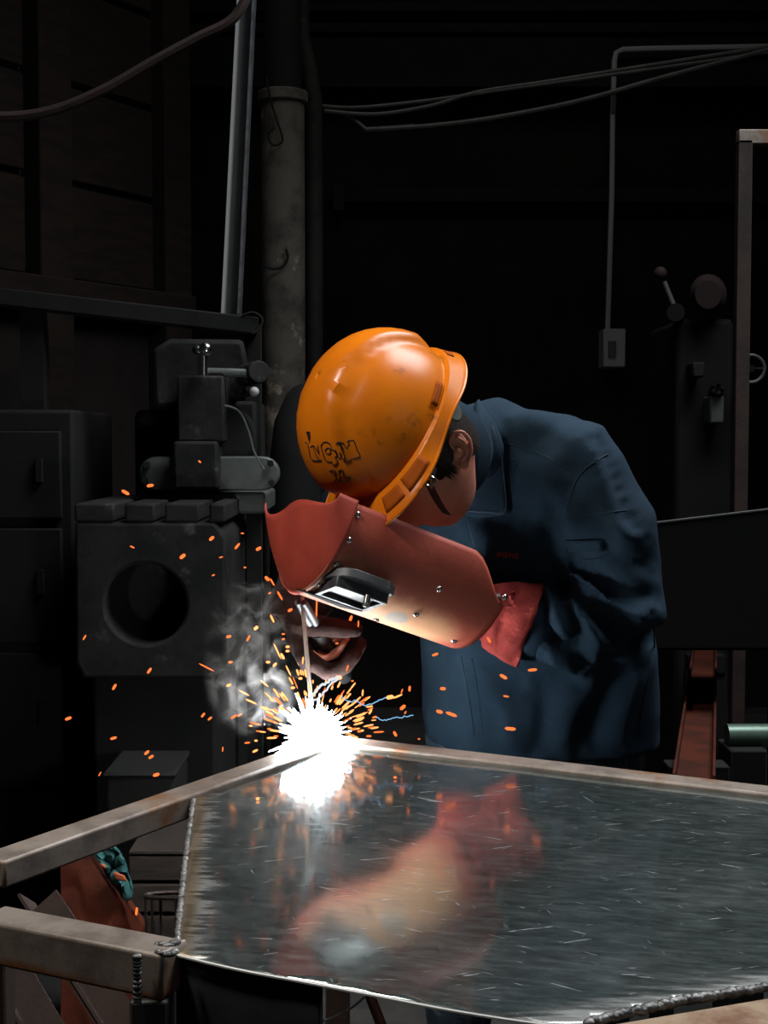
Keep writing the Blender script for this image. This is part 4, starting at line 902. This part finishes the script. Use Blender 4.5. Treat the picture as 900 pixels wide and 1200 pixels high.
sc_ = wp(-.012, .033 * sgn, .018); nb = obj('wing_screw', MB().cyl(sc_, sc_ + wn * .013, .0055, 14), MT['chrome'], ws); obj('screw_head', MB().sphere(sc_ + wn * .014, (.0065, .0065, .004), 12, 6), MT['blackplastic'], nb)
hx0, hx1 = sh(-.17, -40, -.05), sh(-.36, -48, -.10)
obj('handle', MB().tube([sh(-.17, -40, -.004), hx0, hx0.lerp(hx1, .5), hx1], [.010, .013, .014, .013], 14), MT['blackplastic'], ws)

# ------------------------------------------------------------------ electrode and holder
eh = thing('electrode_holder', 'welding electrode holder with a thin grey rod aimed at the arc', 'holder', P(354, 712, 2.20))
jw = P(354, 708, 2.20); gp_ = RH['wrist'] + V(RH['d']).normalized() * .085 + V(RH['p']).normalized() * .036
hdx = (gp_ - jw).normalized()
obj('grip', MB().tube([gp_ + hdx * .10, gp_ + hdx * .02, gp_ - hdx * .05], [.013, .014, .013], 14), MT['blackplastic'], eh)
for s_ in (-1, 1):
    o_ = hdx.cross(V((0, 0, 1))).normalized() * .006 * s_
    obj('jaw', MB().tube([gp_ - hdx * .045 + o_ * .5, jw.lerp(gp_, .35) + o_, jw + o_ * .9 - hdx * .006], [.006, .007, .0055], 10), MT['frame'], eh)
tip = ARC + V((-.002, -.004, .052))
obj('electrode_rod', MB().tube([jw + V((0, 0, .012)), jw.lerp(tip, .5), tip], [.0034, .0036, .0036], 10), MT['rod'], eh)

# ------------------------------------------------------------------ arc, sparks, smoke
random.seed(11)
ar = MB(); rws = []
for i in range(25):
    t = math.pi * (.01 + .98 * i / 24)
    rws.append([ARC + V((math.sin(t) * math.cos(a), math.sin(t) * math.sin(a), math.cos(t))) * (.032 + .010 * random.random() ** 2 + .006 * noise.noise(V((math.sin(t) * math.cos(a) * 4, math.sin(t) * math.sin(a) * 4, math.cos(t) * 4)))) for a in [2 * math.pi * j / 40 for j in range(40)]])
ar.loft(rws)
for k in range(240):
    d = V((random.gauss(0, 1), random.gauss(0, 1), random.gauss(.15, 1))).normalized(); l_ = .048 + .030 * random.random() ** 2
    if d.z * l_ < -.040: continue
    ar.tube([ARC + d * .028, ARC + d * l_], [.0036, .0004], 4)
ao = tag(obj('welding_arc', ar, MT['arc'], sm=False), 'dazzling white spiky ball of light where the rod meets the frame', 'arc light')
BASE = {}
def streak(p, d, l_, r, m):
    key = m
    if key not in BASE:
        mb = MB(); mb.tube([(0, 0, -1), (0, 0, -.6), (0, 0, .6), (0, 0, 1)], [.25, 1, 1, .3], 6); me = mb.mesh('spark'); me.materials.append(MT[m]); BASE[key] = me
    o = bpy.data.objects.new('spark', BASE[key]); COL.objects.link(o); o.location = p; o.scale = (r, r, l_)
    o.rotation_euler = V(d).to_track_quat('Z', 'Y').to_euler(); return o
# sparks read from the photograph: x, y, half length px, half width px, slope angle (deg, 0 = level, 90 = upright)
SP = [(147, 577, 5, 3, -30, 0), (176, 569, 4, 3, 10, 0), (234, 541, 2, 1.5, -40, 0), (155, 641, 3, 1.3, -25, 0), (214, 652, 4, 3.4, 40, 0), (248, 631, 3.5, 3, 40, 0), (278, 640, 4.5, 2.2, 50, 0), (303, 643, 3.5, 3, 30, 0), (284, 625, 2, 1.2, 0, 0), (259, 653, 2.4, 1.2, 15, 0), (250, 674, 2, 1.2, 20, 0), (287, 665, 1.6, 1.4, 0, 0),
      (313, 678, 3.5, 3, -45, 0), (319, 682, 5, 1.5, -60, 0), (328, 698, 6, 1.8, -60, 0), (316, 695, 2, 1.2, 30, 0), (319, 725, 5, 1.8, -65, 1), (300, 736, 3, 3, 40, 1), (291, 748, 4, 2, 60, 0), (268, 746, 3, 2.6, 10, 0), (325, 763, 10, 1.3, -65, 1), (331, 769, 4, 2.4, -60, 1), (99, 747, 3.5, 1.5, 60, 0), (175, 786, 4, 2.5, 55, 0), (134, 805, 4, 2.4, 60, 0), (242, 782, 10, 1.2, -27, 0), (270, 776, 2.5, 2, 0, 0),
      (314, 776, 2.5, 2, 0, 1), (322, 779, 3, 2.2, 45, 1), (80, 842, 4, 2.8, 20, 0), (133, 865, 4, 2.4, 15, 0), (172, 882, 3.5, 2.6, 40, 0), (177, 887, 3.5, 2.4, 30, 0), (183, 908, 4, 3, 15, 0), (117, 907, 3, 1, 60, 0), (238, 838, 3.2, 2.2, 50, 0), (246, 842, 3, 2, 40, 0), (268, 803, 3, 2.4, 20, 1), (286, 812, 7, 1.4, -28, 1), (294, 822, 7, 1.5, -24, 1), (310, 801, 6, 1.4, -40, 1), (274, 840, 4, 2, 35, 0), (281, 838, 3, 1.6, 30, 0), (261, 878, 3, 1.2, 85, 0),
      (299, 880, 3.5, 2, 25, 1), (300, 868, 2, 1.6, 0, 1), (160, 1068, 5, 2.2, 85, 0), (143, 1028, 2, 1, 40, 0), (371, 712, 14, 1.4, 88, 0), (371, 724, 4, 3, 60, 1), (365, 723, 5, .9, 5, 0), (367, 729, 5, .9, 45, 0), (374, 733, 5, .9, 80, 0), (362, 736, 7, 1.4, 85, 1), (376, 738, 3, 2.6, 0, 0), (404, 738, 4, 2.4, 80, 1), (411, 725, 4, 2.6, 70, 0), (420, 731, 4, 1.4, 88, 0), (395, 706, 2.6, 2.4, 0, 1), (340, 715, 3, 2.6, 30, 0),
      (332, 743, 2, 1.5, 0, 0), (332, 749, 2, 1.5, 20, 0), (337, 758, 2.4, 2.2, 0, 1), (337, 763, 2.4, 2, 0, 1), (348, 767, 2.6, 2.4, 0, 1), (350, 777, 3, 1.8, -60, 1), (355, 774, 4.5, 1.6, 85, 1), (349, 788, 4, 1.8, -70, 1), (355, 787, 5, 1.5, -82, 1), (352, 795, 2.4, 2.2, 0, 1), (363, 777, 2.6, 2.4, 0, 1), (358, 789, 5, 1.8, -80, 1), (338, 786, 7, 1.3, -65, 1), (341, 798, 5, 1.6, -62, 1), (343, 806, 2.6, 2.2, 0, 1), (346, 800, 8, .8, -68, 0),
      (390, 788, 4, 1.6, 85, 1), (407, 783, 4, 1.6, 72, 0), (413, 798, 1.6, 1.4, 0, 0), (395, 754, 1.8, 1.5, 0, 0), (381, 766, 1.5, 1.2, 0, 0), (416, 761, 2.6, 1.8, 60, 1), (415, 767, 4.4, 2.6, 60, 0), (397, 794, 4, 4, 0, 1), (430, 819, 5, 1.5, 35, 1), (425, 812, 4, 1.6, 85, 1), (457, 817, 4.6, 3.6, 10, 1), (466, 816, 6, 1.6, 22, 1), (471, 810, 3, 1.2, 70, 0), (472, 829, 4, 3.2, 40, 0), (475, 835, 2, 1.3, 60, 0), (421, 857, 2.4, 2.2, 0, 0),
      (439, 853, 5, 1.5, 10, 1), (420, 848, 6, 1.6, 15, 1), (433, 828, 4, 1.6, 10, 1), (434, 834, 3.5, 2, 60, 1), (420, 838, 12, 1.0, 18, 1), (410, 853, 3, 1.6, -15, 1), (438, 844, 3, 1, 5, 1), (510, 767, 4, 2.2, 20, 0), (573, 750, 4, 2, -60, 0), (590, 793, 5, 3, -30, 0), (624, 785, 5.5, 2.4, 5, 0), (593, 816, 3.5, 1.5, -10, 0), (519, 807, 3.5, 2.8, 0, 0), (515, 834, 4, 3, -15, 0), (529, 837, 7, 2.8, -20, 0), (598, 854, 6.5, 3, -5, 0),
      (463, 860, 3.4, 2.6, -60, 0), (480, 807, 3.4, 2.2, 85, 0), (491, 866, 1.5, 1.2, 0, 0), (597, 890, 3, 2, 0, 1), (440, 871, 3.5, 1.2, 5, 1), (445, 873, 2.4, 2, 0, 1), (417, 864, 3, 2, -20, 1), (302, 936, 2.2, 2.4, 0, 1), (463, 911, 2, 2, 0, 0)]
NTH = 'first second third fourth fifth sixth seventh eighth ninth tenth eleventh twelfth'.split()
def nth(i): return NTH[i] if i < 12 else '%dth' % (i + 1) if (i + 1) % 10 not in (1, 2, 3) or i < 20 else '%d%s' % (i + 1, {1: 'st', 2: 'nd', 3: 'rd'}[(i + 1) % 10])
def zone(x, y):
    if y > 1000: return 'low'
    if y > 866 and x > 290: return 'plate'
    if x < 262: return 'machine'
    if x > 480: return 'jacket'
    if y < 770: return 'rod'
    return 'left' if x < 366 else 'right'
ORD = {}
for q in SP: ORD.setdefault(zone(q[0], q[1]), []).append(q)
TXT = {'machine': ('%s spark from the left of those drifting before the dark machine', 'sparks drifting before the milling machine', 0), 'jacket': ('%s spark from the left of those flying before the navy jacket', 'sparks flying before the jacket', 0),
       'rod': ('%s highest spark of those rising above and beside the grey electrode rod', 'sparks rising above the electrode', 1), 'left': ('%s highest single spark in the smoky air left of the arc', 'sparks left of the arc', 1),
       'right': ('%s highest single spark beside the dark glove, right of the arc', 'sparks right of the arc', 1), 'plate': ('%s spark from the left of those skimming the shiny sheet top', 'sparks over the sheet top', 0), 'low': ('%s spark from the left of the two low down between the frame tubes', 'sparks between the frame tubes', 0)}
for z_ in ORD: ORD[z_].sort(key=lambda q: q[TXT[z_][2]])
for q_ in SP:
    x, y, hl, hw_, an, hot = q_
    dpt = 2.14 + .22 * random.random()
    if x < 260: dpt = random.uniform(2.2, 2.6)
    elif x > 480: dpt = 2.12 + .05 * random.random()
    if y > 870 and 290 < x and y < 1000: dpt = PZ(x, y, ZP).y - .012
    p = P(x, y, dpt); q = P(x + 10 * math.cos(math.radians(an)), y - 10 * math.sin(math.radians(an)), dpt)
    o = streak(p, q - p, hl / FPX * dpt, hw_ / FPX * dpt * .68, 'sparkhot' if hot else 'spark')
    z_ = zone(x, y); tag(o, TXT[z_][0] % (nth(ORD[z_].index(q_)) if not (TXT[z_][2] and ORD[z_].index(q_) == 0) else 'very'), 'spark', TXT[z_][1])
for k in range(95):                                       # the dense fringe around the arc
    a = math.radians(random.uniform(-12, 192)); r0 = random.uniform(.052, .085) + (.04 * random.random() ** 2); yy = random.uniform(-.5, .5)
    d = V((math.cos(a), yy * .8, math.sin(a) * .8 + .12)).normalized(); p = ARC + d * r0
    if p.z < ZP + .004: p.z = ZP + .006
    ln = random.uniform(.003, .010); hot = random.random() < .66
    o = streak(p, d, ln, random.uniform(.0009, .0018), 'sparkhot' if hot else 'spark')
    sd = 'left of' if a > 2.1 else 'right of' if a < 1.05 else 'above'
    lab = '%s %s spark streak fringing the white arc just %s it' % ('long' if ln > .0065 else 'short', 'yellow' if hot else 'orange', sd)
    tag(o, lab, 'spark', lab.replace(' spark streak', ' spark streaks'))
def trail(pts, r, m, lab, Y=2.2):
    pp = [P(x + random.uniform(-1, 1), y + random.uniform(-1, 1), Y + random.uniform(-.01, .01)) for x, y in sp2(pts, 5)]
    return tag(obj('spark_trail', MB().tube(pp, r, 5), MT[m]), lab, 'spark trail')
trail([(362, 820), (372, 808), (383, 800), (391, 796), (397, 794)], .0022, 'sparkwhite', 'white curling trail running up to the brightest spark above the arc', 2.16)
trail([(366, 822), (378, 814), (386, 804), (396, 795)], .0016, 'sparkwhite', 'second thin white trail looping beside the curling one', 2.17)
trail([(402, 818), (410, 823), (418, 821), (428, 827), (440, 822), (452, 818)], .0009, 'sparkblue', 'thin blue wavy trail reaching the big spark before the jacket', 2.18)
trail([(440, 840), (448, 844), (460, 842), (474, 840), (484, 839)], .0008, 'sparkblue', 'thin blue trail lower right of the arc, ending before the jacket', 2.18)
# smoke: one drifting volume
sm_m = bpy.data.materials.new('weld_smoke'); sm_m.use_nodes = True; N = sm_m.node_tree.nodes; L = sm_m.node_tree.links; N.remove(N['Principled BSDF'])
pv = N.new('ShaderNodeVolumePrincipled'); pv.inputs["Color"].default_value = (.88, .84, .80, 1); pv.inputs['Anisotropy'].default_value = 0
tc = N.new('ShaderNodeTexCoord'); nz = N.new('ShaderNodeTexNoise'); nz.inputs['Scale'].default_value = 17; nz.inputs['Detail'].default_value = 6; nz.inputs['Distortion'].default_value = 1.6; nz.inputs['Roughness'].default_value = .62
L.new(tc.outputs['Object'], nz.inputs['Vector'])
mr_ = N.new('ShaderNodeMapRange'); mr_.inputs[1].default_value = .53; mr_.inputs[2].default_value = .70; mr_.inputs[3].default_value = 0; mr_.inputs[4].default_value = 1; L.new(nz.outputs['Fac'], mr_.inputs[0])
grd = N.new('ShaderNodeVectorMath'); grd.operation = 'LENGTH'; mp2 = N.new('ShaderNodeMapping'); mp2.vector_type = 'POINT'
SC, SRX, SRZ = P(296, 775, 2.27), .085, .15
sub_ = N.new('ShaderNodeVectorMath'); sub_.operation = 'SUBTRACT'; L.new(tc.outputs['Object'], sub_.inputs[0]); sub_.inputs[1].default_value = SC
dv_ = N.new('ShaderNodeVectorMath'); dv_.operation = 'DIVIDE'; L.new(sub_.outputs[0], dv_.inputs[0]); dv_.inputs[1].default_value = (SRX, .09, SRZ); L.new(dv_.outputs[0], grd.inputs[0])
fo = N.new('ShaderNodeMapRange'); fo.inputs[1].default_value = .35; fo.inputs[2].default_value = 1.0; fo.inputs[3].default_value = 1; fo.inputs[4].default_value = 0; L.new(grd.outputs['Value'], fo.inputs[0])
mu = N.new('ShaderNodeMath'); mu.operation = 'MULTIPLY'; L.new(mr_.outputs[0], mu.inputs[0]); L.new(fo.outputs[0], mu.inputs[1])
mu2 = N.new('ShaderNodeMath'); mu2.operation = 'MULTIPLY'; L.new(mu.outputs[0], mu2.inputs[0]); mu2.inputs[1].default_value = 14.0; L.new(mu2.outputs[0], pv.inputs['Density'])
L.new(pv.outputs[0], N['Material Output'].inputs['Volume'])
S.cycles.volume_step_rate = 1.0; S.cycles.volume_max_steps = 128
tag(obj('weld_smoke', MB().sphere(SC, (SRX, .09, SRZ), 24, 16), sm_m), 'pale grey smoke drifting up left of the bright arc', 'smoke', kind='stuff')
